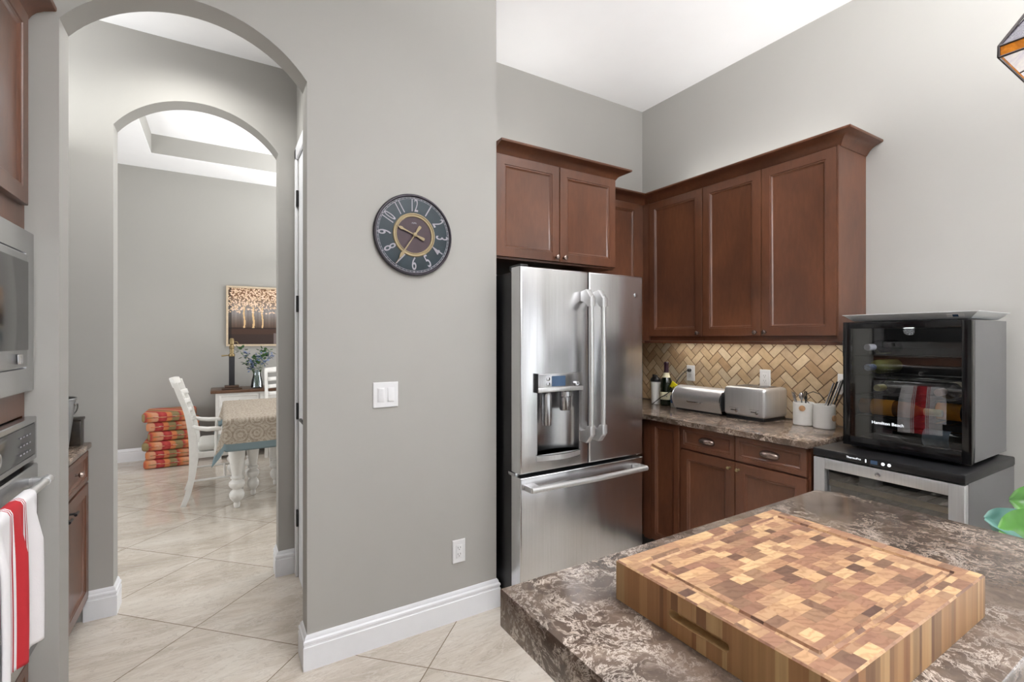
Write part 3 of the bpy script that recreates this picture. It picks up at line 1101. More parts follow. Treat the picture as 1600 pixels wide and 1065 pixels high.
def hand(name, ang, ln, wd, z, tail):
    a = math.radians(ang)
    mm = m @ Matrix.Rotation(-a, 4, 'Z')
    mb = MB(mm)
    mb.prism([(-.0020, 0), (-.0032, ln * .55), (-wd, ln * .66), (-wd * .7, ln * .74), (-.0012, ln * .8), (-.0006, ln), (.0006, ln), (.0012, ln * .8), (wd * .7, ln * .74), (wd, ln * .66), (.0032, ln * .55), (.0020, 0)], z, z + .0018)
    mb.prism([(-.0022, 0), (.0022, 0), (.0075, -tail * .85), (.0055, -tail), (-.0055, -tail), (-.0075, -tail * .85)], z, z + .0018)
    mb.build(name, 'gold', t)
hand('hour_hand', 292, .105, .0075, .022, .052)
hand('minute_hand', 213, .170, .0085, .0250, .050)
MB(m).lathe([(.010, .0205), (.010, .029), (.006, .031), (0, .031)], 0, 0, 20, cap=False).build('hub', 'gold', t)
text_mesh('dial_lettering', 'ASPK', .011, 'clock_ink', t, m @ Matrix.Translation((0, .056, .0148)), .0003)


# ------------------------------------------------------------------ refrigerator
t = thing('refrigerator', 'stainless french-door refrigerator with bottom freezer and water dispenser', 'refrigerator', (1.70, 2.78, 0))
FL, FR, FD, FT = 1.270, 2.118, 2.0, 1.766
FB = FD + .085
lbox(MB(), t, FL + .006, FR - .006, FB + .012, 2.80, .03, 1.745, .004).build('body', 'black_plastic', t)
lbox(MB(), t, FL + .02, FR - .02, FB - .02, FB + .05, .0, .06).build('toe_grille', 'black_plastic', t)
lbox(MB(), t, FL + .01, FR - .01, FB, FB + .012, .06, 1.755).build('gasket', 'black_plastic', t)
FM = 1.707
SEAM = .722
DX0, DX1, DZ0, DZ1 = 1.370, 1.640, .800, 1.228
# left door with a dispenser recess: four slabs around an opening read as one sheet
Lc = t.location
def door_sheet(x0, x1, z0, z1, hole=None):
    """rounded front slab, with a real recess where hole is given"""
    tb = bmesh.new()
    xs = sorted({x0, x1} | ({hole[0], hole[1]} if hole else set()))
    zs = sorted({z0, z1} | ({hole[2], hole[3]} if hole else set()))
    def skip(i, j):
        return hole and abs(xs[i] - hole[0]) < 1e-6 and abs(zs[j] - hole[2]) < 1e-6
    V = {}
    def v(x, y, z):
        k = (round(x, 5), round(y, 5), round(z, 5))
        if k not in V:
            V[k] = tb.verts.new((x - Lc.x, y - Lc.y, z - Lc.z))
        return V[k]
    for i in range(len(xs) - 1):
        for j in range(len(zs) - 1):
            if skip(i, j):
                continue
            a, b, c2, d2 = xs[i], xs[i + 1], zs[j], zs[j + 1]
            tb.faces.new((v(a, FD, c2), v(b, FD, c2), v(b, FD, d2), v(a, FD, d2)))
            tb.faces.new((v(a, FB, c2), v(a, FB, d2), v(b, FB, d2), v(b, FB, c2)))
    def side(pts):
        for (p, q2) in zip(pts, pts[1:]):
            tb.faces.new((v(p[0], FD, p[1]), v(q2[0], FD, q2[1]), v(q2[0], FB, q2[1]), v(p[0], FB, p[1])))
    side([(x, z0) for x in xs]); side([(x, z1) for x in xs])
    side([(x0, z) for z in zs]); side([(x1, z) for z in zs])
    if hole:
        h = hole
        side([(h[0], h[2]), (h[1], h[2]), (h[1], h[3]), (h[0], h[3]), (h[0], h[2])])
    bmesh.ops.recalc_face_normals(tb, faces=tb.faces[:])
    es = [e for e in tb.edges if all(abs(w.co.y + Lc.y - FD) < 1e-5 for w in e.verts) and len(e.link_faces) == 2 and e.calc_face_angle() > 1 and (min(abs(w.co.x + Lc.x - x0) for w in e.verts) < 1e-5 and max(abs(w.co.x + Lc.x - x0) for w in e.verts) < 1e-5 or max(abs(w.co.x + Lc.x - x1) for w in e.verts) < 1e-5 or max(abs(w.co.z + Lc.z - z0) for w in e.verts) < 1e-5 or max(abs(w.co.z + Lc.z - z1) for w in e.verts) < 1e-5)]
    bmesh.ops.bevel(tb, geom=es, offset=.008, segments=3, profile=.5, affect='EDGES')
    mb = MB()
    mb._sub(tb)
    return mb
HZ = 1.135
ld = door_sheet(FL, FM - .003, SEAM + .01, FT, (DX0, DX1, DZ0 + .02, HZ)).build('door', 'stainless_wavy', t)
rd = door_sheet(FM + .003, FR, SEAM + .01, FT).build('door', 'stainless_wavy', t)
fz = door_sheet(FL, FR, .07, SEAM - .008).build('freezer_drawer', 'stainless_wavy', t)
# dispenser
dp = lbox(MB(), t, DX0 - .012, DX1 + .006, FD - .022, FD - .0005, HZ, DZ1, .004).build('dispenser', 'stainless', t)
dp['label'] = 'water dispenser with control panel and recess'
lbox(MB(), t, DX0 - .013, DX0 - .0125 + .003, FD - .0235, FD - .001, HZ - .002, DZ1 + .002).build('panel_edge', 'black_plastic', dp)
lbox(MB(), t, DX0 + .075, DX0 + .160, FD - .0245, FD - .0222, HZ + .028, HZ + .080).build('display', 'display_blue', dp)
for zz in (.040, .066):
    MB(frame(loc(t, DX0 + .052, FD - .0222, HZ + zz), (0, -1, 0))).lathe([(.010, 0), (.010, .003), (.006, .004), (0, .004)], 0, 0, 18, cap=False).build('button', 'chrome', dp)
MB(frame(loc(t, DX0 + .235, FD - .0222, HZ + .034), (0, -1, 0))).lathe([(.014, 0), (.013, .010), (.007, .012), (.006, .006), (0, .006)], 0, 0, 22, cap=False).build('dial', 'chrome', dp)
lbox(MB(), t, DX0 - .012, DX1 + .006, FD - .030, FD - .022, HZ, HZ + .022, .003).build('lip', 'stainless_pale', dp)
# recess: open-fronted curved niche
Lx = (DX0 + DX1) / 2
mb = MB()
def niche(s, tt):
    a = PI * s
    return (Lx - Lc.x - (DX1 - DX0) / 2 * math.cos(a), FD + .001 + .070 * math.sin(a) ** .6 - Lc.y, DZ0 + .02 + (HZ - DZ0 - .02) * tt - Lc.z)
mb.grid(niche, 24, 2)
mb.build('recess', 'stainless', dp, sharp=60)
lbox(MB(), t, DX0, DX1, FD + .0, FD + .075, HZ - .004, HZ + .0).build('recess_top', 'black_plastic', dp)
lbox(MB(), t, DX0, DX1, FD + .0, FD + .075, DZ0 + .016, DZ0 + .020).build('recess_floor', 'chrome', dp)
MB(Matrix.Translation(loc(t, DX0 + .075, FD + .022, 0))).lathe([(.024, .96), (.027, .985), (.027, 1.115), (.022, 1.13)], 0, 0, 20).build('water_paddle', 'stainless', dp)
MB(Matrix.Translation(loc(t, DX0 + .185, FD + .012, 0))).lathe([(.026, 1.03), (.030, 1.04), (.030, 1.10), (.036, 1.105), (.036, 1.13)], 0, 0, 20).build('ice_chute', 'stainless', dp)
# drip tray: bowed shelf
tr = [(DX0 - .008 - Lc.x, FD + .03 - Lc.y), (DX1 + .004 - Lc.x, FD + .03 - Lc.y)]
bow = [(Lx - Lc.x + (.5 - s / 10) * (DX1 - DX0 + .010), FD - .004 - .028 * math.sin(PI * s / 10) - Lc.y) for s in range(11)]
MB().prism(tr + bow, DZ0 - Lc.z - .012, DZ0 + .014 - Lc.z, .003).build('drip_tray', 'stainless_pale', dp)
MB().tube([(x, y - .001, DZ0 + .016 - Lc.z) for x, y in bow], .0016, 6).build('tray_rim', 'black_plastic', dp)
# handles
def bar_handle(pts, r, name='handle'):
    return MB().tube([(x - Lc.x, y - Lc.y, z - Lc.z) for x, y, z in pts], r, 14)
for (x, par) in ((FM - .042, ld), (FM + .042, rd)):
    z0, z1 = .862, 1.66
    hd = bar_handle([(x, FD - .068, z0 + .03), (x, FD - .072, (z0 + z1) / 2), (x, FD - .068, z1 - .03)], .0135).build('handle', 'stainless_pale', par)
    for (za, s) in ((z0, 1), (z1, -1)):
        pr = [(FD - .0005 - Lc.y, za - .004), (FD - .0005 - Lc.y, za + s * .055), (FD - .040 - Lc.y, za + s * .060), (FD - .056 - Lc.y, za + s * .085), (FD - .083 - Lc.y, za + s * .085), (FD - .083 - Lc.y, za + s * .040), (FD - .045 - Lc.y, za - s * .006)]
        mm = Matrix(((0, 0, 1, 0), (1, 0, 0, 0), (0, 1, 0, 0), (0, 0, 0, 1)))
        k = MB(mm)
        k.prism(pr, x - .017 - Lc.x, x + .017 - Lc.x, .003)
        k.build('handle_bracket', 'stainless_pale', par)
hd = bar_handle([(FL + .025, FD - .062, .668), (1.7, FD - .074, .668), (FR - .035, FD - .062, .668)], .0145).build('handle', 'stainless_pale', fz)
for xx in (FL + .05, FR - .06):
    MB().box(xx - .030 - Lc.x, xx + .030 - Lc.x, FD - .064 - Lc.y, FD - .0005 - Lc.y, .652, .682, .006).build('handle_bracket', 'stainless_pale', fz)
MB(frame(loc(t, 2.060, FD - .0005, 1.656), (0, -1, 0))).lathe([(.0135, 0), (.0135, .002), (.011, .003), (0, .003)], 0, 0, 24, cap=False).build('badge', 'chrome', rd)
lbox(MB(), t, FL + .012, FL + .06, FD + .02, FD + .13, FT - .012, FT + .014, .004).build('hinge_cover', 'black_plastic', t)
lbox(MB(), t, FL - .003, FL + .03, FB - .03, FB + .03, SEAM - .012, SEAM + .006, .003).build('hinge', 'chrome', t)


# ------------------------------------------------------------------ island, its stone top and the cutting board
t = thing('kitchen_island', 'dark wood island base under the brown stone top', 'island', (1.1, .52, 0))
MB().box(-.52, .50, -.22, .22, .10, .838).build('body', 'cabinet_wood', t)
MB().box(-.46, .44, -.17, .17, 0, .10).build('toe_kick', 'black_plastic', t)
for i in range(2):
    shaker('end_panel', t, (-.52, .20 - i * .20, .12), (-1, 0, 0), .195, .70, fr=.04)
for i in range(3):
    shaker('back_panel', t, (.49 - i * .335, .22, .12), (0, 1, 0), .325, .70, fr=.05)
o = MB().prism([(.475, .222), (1.66, .222), (1.70, .26), (1.70, .76), (1.66, .822), (.475, .822)], .838, .915, .004).build('island_countertop', 'granite_island')
tag(o, 'thick mottled brown and white stone island top under the cutting board', 'countertop')

BX0, BX1, BY0, BY1, BZ0, BZ1 = .644, 1.162, .290, .675, .9155, .989
bo = thing('cutting_board', 'large end-grain wooden butcher block cutting board on the island', 'cutting board', (.903, .4825, .9155))
bo_l = bo.location
def block_top():
    """end-grain blocks: each its own piece, with a juice groove sunk into them"""
    W, D, T = BX1 - BX0, BY1 - BY0, BZ1 - BZ0
    mb = MB(Matrix.Translation((-W / 2, -D / 2, 0)))
    g0, g1, gd = .031, .046, .006
    e = .0025
    def ht(x, y):
        d = min(x, y, W - x, D - y)
        if d < e:
            return T - (e - d)
        if g0 < d < g1:
            return T - gd * math.sin(PI * (d - g0) / (g1 - g0)) ** .5
        return T
    rnd = random.Random(3)
    y = 0.0
    rows = []
    cuts = [0, e, g0, g0 + .002, (g0 + g1) / 2, g1 - .002, g1]
    allc = sorted(set([round(c, 5) for c in cuts] ))
    while y < D - .001:
        h = rnd.choice((.017, .020, .023, .019))
        if D - (y + h) < .012:
            h = D - y
        x = -rnd.random() * .04
        while x < W:
            w = rnd.choice((.022, .030, .038, .046, .034))
            xa, xb = max(0, x), min(W, x + w)
            if W - xb < .008:
                xb = W
            if xb - xa > .002:
                xsn = sorted({xa, xb} | {c for c in allc if xa < c < xb} | {W - c for c in allc if xa < W - c < xb})
                ysn = sorted({y, y + h} | {c for c in allc if y < c < y + h} | {D - c for c in allc if y < D - c < y + h})
                # refine around the groove corners
                vs = [[mb.bm.verts.new(mb.m @ Vector((a, b, ht(a, b)))) for b in ysn] for a in xsn]
                for i in range(len(xsn) - 1):
                    for j in range(len(ysn) - 1):
                        mb.bm.faces.new((vs[i][j], vs[i + 1][j], vs[i + 1][j + 1], vs[i][j + 1]))
            x += w
            if xb == W:
                break
        y += h
    mb.build('block_surface', 'block_end', bo, sharp=25)
    # staves down the sides
    ms = MB(Matrix.Translation((-W / 2, -D / 2, 0)))
    zt = T - e
    def stave(p, q):
        vv = [ms.bm.verts.new(ms.m @ Vector((p[0], p[1], 0))), ms.bm.verts.new(ms.m @ Vector((q[0], q[1], 0))), ms.bm.verts.new(ms.m @ Vector((q[0], q[1], zt))), ms.bm.verts.new(ms.m @ Vector((p[0], p[1], zt)))]
        ms.bm.faces.new(vv)
    hs = (D * .18, D * .60, .026, .044)     # grip slot on the left side: from, to, z0, z1
    for (a, b) in (((0, 0), (W, 0)), ((W, 0), (W, D)), ((W, D), (0, D))):
        Ln = abs(b[0] - a[0]) + abs(b[1] - a[1])
        s = 0
        while s < Ln - 1e-4:
            e2 = min(Ln, s + rnd.choice((.008, .014, .022, .028, .011)))
            if Ln - e2 < .006:
                e2 = Ln
            f0, f1 = s / Ln, e2 / Ln
            stave((a[0] + (b[0] - a[0]) * f0, a[1] + (b[1] - a[1]) * f0), (a[0] + (b[0] - a[0]) * f1, a[1] + (b[1] - a[1]) * f1))
            s = e2
    # left side with a stadium slot cut through the staves
    sc, hl, hr = D * .531, .056, .0085
    zc = .034
    ys = [0]
    while ys[-1] < D - 1e-4:
        e2 = ys[-1] + rnd.choice((.010, .018, .028, .014, .008))
        ys.append(D if D - e2 < .01 else e2)
    def slot(yv):
        d = abs(yv - sc) - (hl - hr)
        if d <= 0:
            return hr
        if d >= hr:
            return 0
        return math.sqrt(hr * hr - d * d)
    for a, b in zip(ys, ys[1:]):
        pts = [a] + [p for p in (sc - hl + k * .0015 for k in range(6)) if a < p < b] + [p for p in (sc + hl - k * .0015 for k in range(6)) if a < p < b] + [b]
        pts = sorted(set(pts))
        top = [ms.bm.verts.new(ms.m @ Vector((0, p, zt))) for p in pts]
        bot = [ms.bm.verts.new(ms.m @ Vector((0, p, 0))) for p in pts]
        mu = [ms.bm.verts.new(ms.m @ Vector((0, p, zc + slot(p)))) for p in pts]
        ml = [ms.bm.verts.new(ms.m @ Vector((0, p, zc - slot(p)))) if slot(p) > 0 else mu[i] for i, p in enumerate(pts)]
        for i in range(len(pts) - 1):
            ms.bm.faces.new((top[i], mu[i], mu[i + 1], top[i + 1]))
            ms.bm.faces.new([v for v in (ml[i], bot[i], bot[i + 1], ml[i + 1])])
    ms.build('side_staves', 'block_side', bo, sharp=25)
    # slot lining and core
    mi = MB(Matrix.Translation((-W / 2, -D / 2, 0)))
    ring = []
    for k in range(32):
        a = 2 * PI * k / 32
        cy = sc + (hl - hr) * (1 if math.cos(a) > 0 else -1)
        ring.append((cy + hr * math.cos(a), zc + hr * math.sin(a)))
    r0 = [mi.bm.verts.new(mi.m @ Vector((0.0005, y2, z2))) for y2, z2 in ring]
    r1 = [mi.bm.verts.new(mi.m @ Vector((.020, y2, z2))) for y2, z2 in ring]
    for k in range(32):
        mi.bm.faces.new((r0[k], r0[(k + 1) % 32], r1[(k + 1) % 32], r1[k]))
    mi.bm.faces.new(r1)
    mi.build('grip_slot', 'block_side', bo)
    MB(Matrix.Translation((-W / 2, -D / 2, 0))).box(.021, W - .004, .004, D - .004, .0005, T - .010).build('core', 'block_side', bo)
block_top()


# ------------------------------------------------------------------ lower beverage cooler
RL = math.radians(1.0)
t = thing('beverage_cooler', 'low black-topped beverage cooler with a silver-framed glass door beside the cabinets', 'cooler', (2.368, .914, 0), -RL)
# local: front at x=0 facing -x, width along y (-.272..+.272), depth to +x
W2, DPT = .268, .555
def hollow(mbx, x0, x1, y0, y1, z0, z1, th):
    mbx.box(x0, x1, y0, y0 + th, z0, z1).box(x0, x1, y1 - th, y1, z0, z1)
    mbx.box(x0, x1, y0 + th, y1 - th, z0, z0 + th).box(x0, x1, y0 + th, y1 - th, z1 - th, z1)
    mbx.box(x1 - th, x1, y0 + th, y1 - th, z0 + th, z1 - th)
    return mbx
hollow(MB(), .042, DPT, -W2, W2, .03, .862, .03).build('body', 'grey_side', t)
MB().box(.0, DPT, -W2 - .003, W2 + .003, .8625, .900, .006).build('top', 'black_plastic', t)
MB().box(.05, .5, -W2 + .03, W2 - .03, 0, .03).build('toe_kick', 'black_plastic', t)
hollow(MB(), .050, DPT - .032, -W2 + .031, W2 - .031, .062, .830, .004).build('liner', 'grey_side', t)
mdoor = frame((.040, W2, .05), (-1, 0, 0))
fw, fh = 2 * W2, .808
mb = MB(mdoor)
fr = .048
for (x0, x1, y0, y1) in ((0, fr, 0, fh), (fw - fr, fw, 0, fh), (fr, fw - fr, 0, fr), (fr, fw - fr, fh - fr, fh)):
    mb.box(x0, x1, y0, y1, 0, .038, .002)
df = mb.build('door', 'stainless_pale', t)
MB(mdoor).box(fr - .004, fw - fr + .004, fr - .004, fh - fr + .004, .014, .018).build('glass', 'pane_dark', df)
for z in (.25, .45, .62, .735):
    mb = MB()
    for k in range(13):
        y = -W2 + .04 + k * (2 * W2 - .08) / 12
        mb.tube([(.07, y, z), (DPT - .06, y, z)], .0018, 6)
    for x in (.075, .3):
        mb.tube([(x, -W2 + .036, z), (x, W2 - .036, z)], .0025, 6)
    sh = mb.build('shelf', 'shelf_wire', t)
    MB().box(.062, .076, -W2 + .036, W2 - .036, z - .012, z + .012, .002).build('shelf_front', 'shelf_wood', sh)
mi = frame((-.0008, .0, .882), (-1, 0, 0))
text_mesh('control_lettering', 'ThermoPro', .012, 'icon_white', t, mi @ Matrix.Translation((-.10, .002, 0)), .0003)
mb = MB(mi)
mb.box(-.055, -.051, -.007, .007, 0, .0008)
mb.build('indicator', 'icon_white', t)
for bx_ in (.010, .032):
    MB(mi).lathe([(.0065, 0), (.0065, .0008)], bx_, 0, 14).build('button', 'icon_white', t)
MB(mi).box(-.035, -.010, -.008, .008, 0, .0006).build('display', 'display_blue', t)
MB(frame((.0015, .01, .832), (-1, 0, 0))).lathe([(.010, 0), (.010, .002), (.006, .003), (0, .003)], 0, 0, 20, cap=False).build('door_lock', 'chrome', df)

# ------------------------------------------------------------------ small wine cooler on top
RW = math.radians(0.0)
t = thing('wine_cooler', 'small black wine cooler with a glass door on top of the low beverage cooler', 'cooler', (2.492, .886, .901), -RW)
W3, D3, H3 = .2255, .425, .585
hollow(MB(), .040, D3, -W3, W3, .018, H3 - .004, .022).build('body', 'grey_side', t)
hollow(MB(), .045, D3 - .024, -W3 + .0222, W3 - .0222, .0405, H3 - .0265, .003).build('liner', 'dark_interior', t)
MB().box(.036, .0398, -W3 + .002, -W3 + .012, .02, H3 - .01).build('side_trim', 'chrome', t)
for sx in (.06, D3 - .04):
    for sy in (-W3 + .03, W3 - .03):
        MB().box(sx - .014, sx + .014, sy - .014, sy + .014, 0, .018, .003).build('foot', 'chrome', t)
mdoor = frame((.036, W3, .014), (-1, 0, 0))
fw, fh = 2 * W3, H3 - .018
mb = MB(mdoor)
fr = .030
for (x0, x1, y0, y1) in ((0, fr, 0, fh), (fw - fr, fw, 0, fh), (fr, fw - fr, 0, fr + .012), (fr, fw - fr, fh - fr, fh)):
    mb.box(x0, x1, y0, y1, 0, .034, .002)
df = mb.build('door', 'black_gloss', t)
MB(mdoor).box(fr - .004, fw - fr + .004, fr + .008, fh - fr + .004, .0300, .0325).build('glass', 'pane_dark', df)
MB(mdoor).box(-.004, .004, fh * .72, fh * .86, .008, .030, .003).build('door_grip', 'black_plastic', df)
MB(mdoor).box(fw - .045, fw - .012, fh + .0005, fh + .0035, -.02, .030, .001).build('hinge', 'black_plastic', t)
text_mesh('door_lettering', 'Hamilton Beach', .0185, 'icon_white', df, mdoor @ Matrix.Translation((.175, .118, .0328)), .0002)
for k, z in enumerate((.150, .245, .335, .425)):
    mb = MB()
    for j in range(9):
        y = -W3 + .035 + j * (2 * W3 - .07) / 8
        mb.tube([(.055, y, z), (D3 - .035, y, z)], .0015, 6)
    for x in (.06, .30):
        mb.tube([(x, -W3 + .027, z), (x, W3 - .027, z)], .002, 6)
    mb.build('shelf', 'shelf_wire', t)
WCM = Matrix.Translation((2.492, .886, .901)) @ Matrix.Rotation(-RW, 4, 'Z')

def bottle(label, lx, ly, lz, direction, glass, foil, lab, r=.037, ln=.29, cat='wine bottle', group='bottles lying in the wine cooler'):
    """wine bottle lying with its axis along local direction; base first"""
    p = WCM @ Vector((lx, ly, lz))
    o = thing('wine_bottle', label, cat, p, 0, group)
    d3 = (WCM.to_3x3() @ Vector(direction)).normalized()
    q = d3.to_track_quat('Z', 'Y').to_matrix().to_4x4()
    b = MB(q)
    s = ln / .29
    b.lathe([(0, .004), (r * .8, 0), (r, .006 * s), (r, .175 * s), (r * .9, .195 * s), (r * .5, .215 * s), (.0145, .235 * s), (.0135, .275 * s)], 0, 0, 28)
    b.build('glass_body', glass, o)
    MB(q).lathe([(.0150, .232 * s), (.0152, .286 * s), (.0135, ln), (0, ln)], 0, 0, 22).build('capsule', foil, o)
    if lab:
        MB(q).lathe([(r + .0004, .05 * s), (r + .0006, .052 * s), (r + .0006, .128 * s), (r + .0004, .130 * s)], 0, 0, 28, cap=False).build('label', lab, o)
    return o
FWD = (-1, 0, 0)
bottle('wine bottle with white capsule on the top shelf of the wine cooler', .350, .150, .465, FWD, 'bottle_black', 'foil_white', None, .034)
bottle('wine bottle with white flecked blue capsule, olive glass behind', .350, .150, .372, FWD, 'bottle_olive', 'foil_blue', None, .034)
bottle('dark wine bottle with pale yellow capsule, left of the reflected towel', .355, .100, .281, (-1, .05, 0), 'glass_bottle', 'foil_yellow', None, .034)
bottle('dark wine bottle with pink-beige capsule on the middle shelf at right', .350, -.105, .281, FWD, 'bottle_black', 'foil_pink', 'label_cream', .034)
bottle('amber bottle with gold label lying sideways low in the wine cooler', .110, .196, .190, (0, -1, 0), 'bottle_amber', 'foil_yellow', 'label_orange', .036, .30)
bottle('dark bottle with orange label lying sideways at the right, third shelf up', .205, -.196, .189, (0, 1, 0), 'bottle_black', 'foil_plum', 'label_orange', .036, .30)
bottle('dark bottle with pale blue label lying across the floor of the wine cooler', .110, -.190, .0815, (0, 1, 0), 'glass_bottle', 'foil_plum', 'label_blue', .036, .32)

bd = bpy.data.lights.new('wine_cooler_fill', 'POINT')  # point light added inside to brighten the bottles
bd.energy = 0.5
bd.shadow_soft_size = .02
bl = bpy.data.objects.new('wine_cooler_fill', bd)
bl.location = WCM @ Vector((.075, .0, H3 - .045))
COL.objects.link(bl)
# flared silver tray on the wine cooler
p = WCM @ Vector((.21, -.005, H3))
t = thing('silver_tray', 'flat silver tray with flared rim lying on top of the wine cooler', 'tray', p + Vector((0, 0, .001)), -RW)
hx, hy = .165, .205
lo = [(-hx, -hy), (hx, -hy), (hx, hy), (-hx, hy)]
mb = MB()
def tl(k, z):
    return [(x * (1 + k / hx), y * (1 + k / hy), z) for x, y in lo]
loops = [tl(0, 0), tl(.030, .026), tl(.033, .026), tl(.033, .029), tl(.028, .029), tl(-.003, .003)]
tb = bmesh.new()
vl = [[tb.verts.new(c) for c in L2] for L2 in loops]
tb.faces.new(vl[0][::-1])
for a, b in zip(vl, vl[1:]):
    for i in range(4):
        tb.faces.new((a[i], a[(i + 1) % 4], b[(i + 1) % 4], b[i]))
tb.faces.new(vl[-1])
mb._sub(tb)
mb.build('tray_body', 'tray_silver', t)
ms_ = Matrix.Translation((-hx - .016, -hy + .01, .0145))
st = MB(frame((-hx - .0165, -hy + .045, .0135), (-.64, 0, -.765), (0, 0, 1)))
st.box(-.022, .032, -.010, .010, .0008, .0014)
so = st.build('sticker', 'plastic_white', t)
st = MB(frame((-hx - .0165, -hy + .045, .0135), (-.64, 0, -.765), (0, 0, 1)))
st.box(-.004, .014, -.007, .007, .0015, .0019)
st.build('sticker_print', 'display_blue', so)


# ------------------------------------------------------------------ things on the worktop
CT = .9155
# toaster
t = thing('toaster', 'four-slot brushed metal toaster on the granite worktop', 'toaster', (2.822, 1.745, CT))
mb = MB().box(-.122, .122, -.135, .135, .018, .195, .022, 4)
body = mb.build('body', 'stainless_pale', t)
MB().box(-.112, .112, -.122, .122, 0, .0195, .004).build('base', 'black_plastic', t)
for y in (-.075, -.03, .03, .075):
    MB().box(-.075, .085, y - .011, y + .011, .1935, .1965, .001).build('slot', 'slot_dark', body)
MB().box(-.080, .090, -.105, .105, .1940, .1955, .001).build('top_plate', 'stainless', body)
for y in (.065, -.065):
    k = MB().box(-.1235, -.1215, y - .030, y + .018, .050, .056).build('control_slot', 'slot_dark', t)
    MB(frame((-.122, y - .022, .052), (-1, 0, 0))).lathe([(.010, 0), (.010, .006), (.006, .008), (0, .008)], 0, 0, 18, cap=False).build('control_knob', 'chrome', k)
    MB().box(-.1232, -.1218, y - .034, y + .026, .066, .0672).build('scale_mark', 'slot_dark', t)

# bread box
t = thing('bread_box', 'cylindrical stainless roll-top bread box left of the toaster', 'bread box', (2.80, 2.085, CT))
r = .088
prof = [(-.115 + 0, .012)]
pts = [(.125, .012), (.125, .150)]
for k in range(17):
    a = math.radians(85 + k * (205 - 85) / 16 + (0))
    pts.append((r * 1.05 * math.cos(a) - .018, .088 + r * .86 * math.sin(a)))
pts.append((-.085, .012))
mm = Matrix(((1, 0, 0, 0), (0, 0, 1, 0), (0, 1, 0, 0), (0, 0, 0, 1)))
k2 = MB(mm)
k2.prism(pts, -.185, .185)
k2.build('body', 'stainless_pale', t, sharp=25)
for y in (-.190, .185):
    k2 = MB(mm)
    k2.prism([(x * 1.03, .088 + (z - .088) * 1.03) for x, z in pts], y, y + .005)
    k2.build('end_cap', 'chrome', t, sharp=25)
MB().box(-.085, .12, -.17, .17, 0, .012).build('base', 'black_plastic', t)
MB().tube([(-.112, -.06, .070), (-.118, -.05, .068), (-.118, .05, .068), (-.112, .06, .070)], .004, 8).build('handle', 'chrome', t)

# blue and white mug at the end of the bread box
t = thing('mug', 'blue and white mug at the left end of the bread box', 'mug', (2.790, 2.325, CT))
MB().lathe([(.030, 0), (.032, .004), (.033, .09), (.031, .09), (.030, .008), (0, .006)], 0, 0, 28, cap=False).build('cup', 'ceramic_white', t)
MB().lathe([(.0334, .03), (.0336, .032), (.0336, .080), (.0334, .082)], 0, 0, 28, cap=False).build('band', 'blue_plastic', t)

# champagne bottle
t = thing('champagne_bottle', 'dark green champagne bottle with cream labels beside the white tumbler', 'bottle', (2.800, 2.415, CT))
MB().lathe([(0, .004), (.036, 0), (.044, .008), (.044, .150), (.040, .175), (.028, .205), (.017, .235), (.0150, .300), (.0150, .312)], 0, 0, 32).build('glass_body', 'glass_bottle', t)
MB().lathe([(.0190, .232), (.0165, .260), (.0165, .300), (.0175, .302), (.0175, .314), (.012, .319), (0, .319)], 0, 0, 28).build('foil', 'foil_plum', t)
MB().lathe([(.0446, .045), (.0449, .047), (.0449, .098), (.0446, .100)], 0, 0, 32, cap=False).build('label', 'label_cream', t)
MB().lathe([(.0290, .205), (.0240, .218), (.0205, .232), (.0195, .240)], 0, 0, 28, cap=False).build('neck_label', 'label_cream', t)
text_mesh('label_lettering', 'N', .026, 'foil_plum', t, frame((-.0455 * .80, -.0455 * .60, .073), (-.80, -.60, 0)), .0003)

# white tumbler with black lid
t = thing('tumbler', 'white tumbler with black spouted lid beside the champagne bottle', 'tumbler', (2.800, 2.515, CT))
MB().lathe([(0, 0), (.028, 0), (.030, .004), (.036, .150), (.038, .165), (.036, .168), (0, .168)], 0, 0, 30).build('cup', 'ceramic_white', t)
MB().lathe([(.039, .166), (.040, .172), (.040, .184), (.030, .196), (.016, .204), (.014, .216), (0, .217)], 0, 0, 28).build('lid', 'black_plastic', t)
MB().box(-.030, -.018, -.008, .008, .186, .222, .004).build('lid_tab', 'black_plastic', t)

# glass board leaning on the back tiles
t = MB(Matrix.Translation((2.70, 2.70, CT)) @ Matrix.Rotation(-.16, 4, 'X')).box(-.13, .115, -.004, .004, .001, .300, .002).build('glass_board', 'pane_clear')
tag(t, 'clear glass board leaning on the tiles next to the refrigerator', 'cutting board')

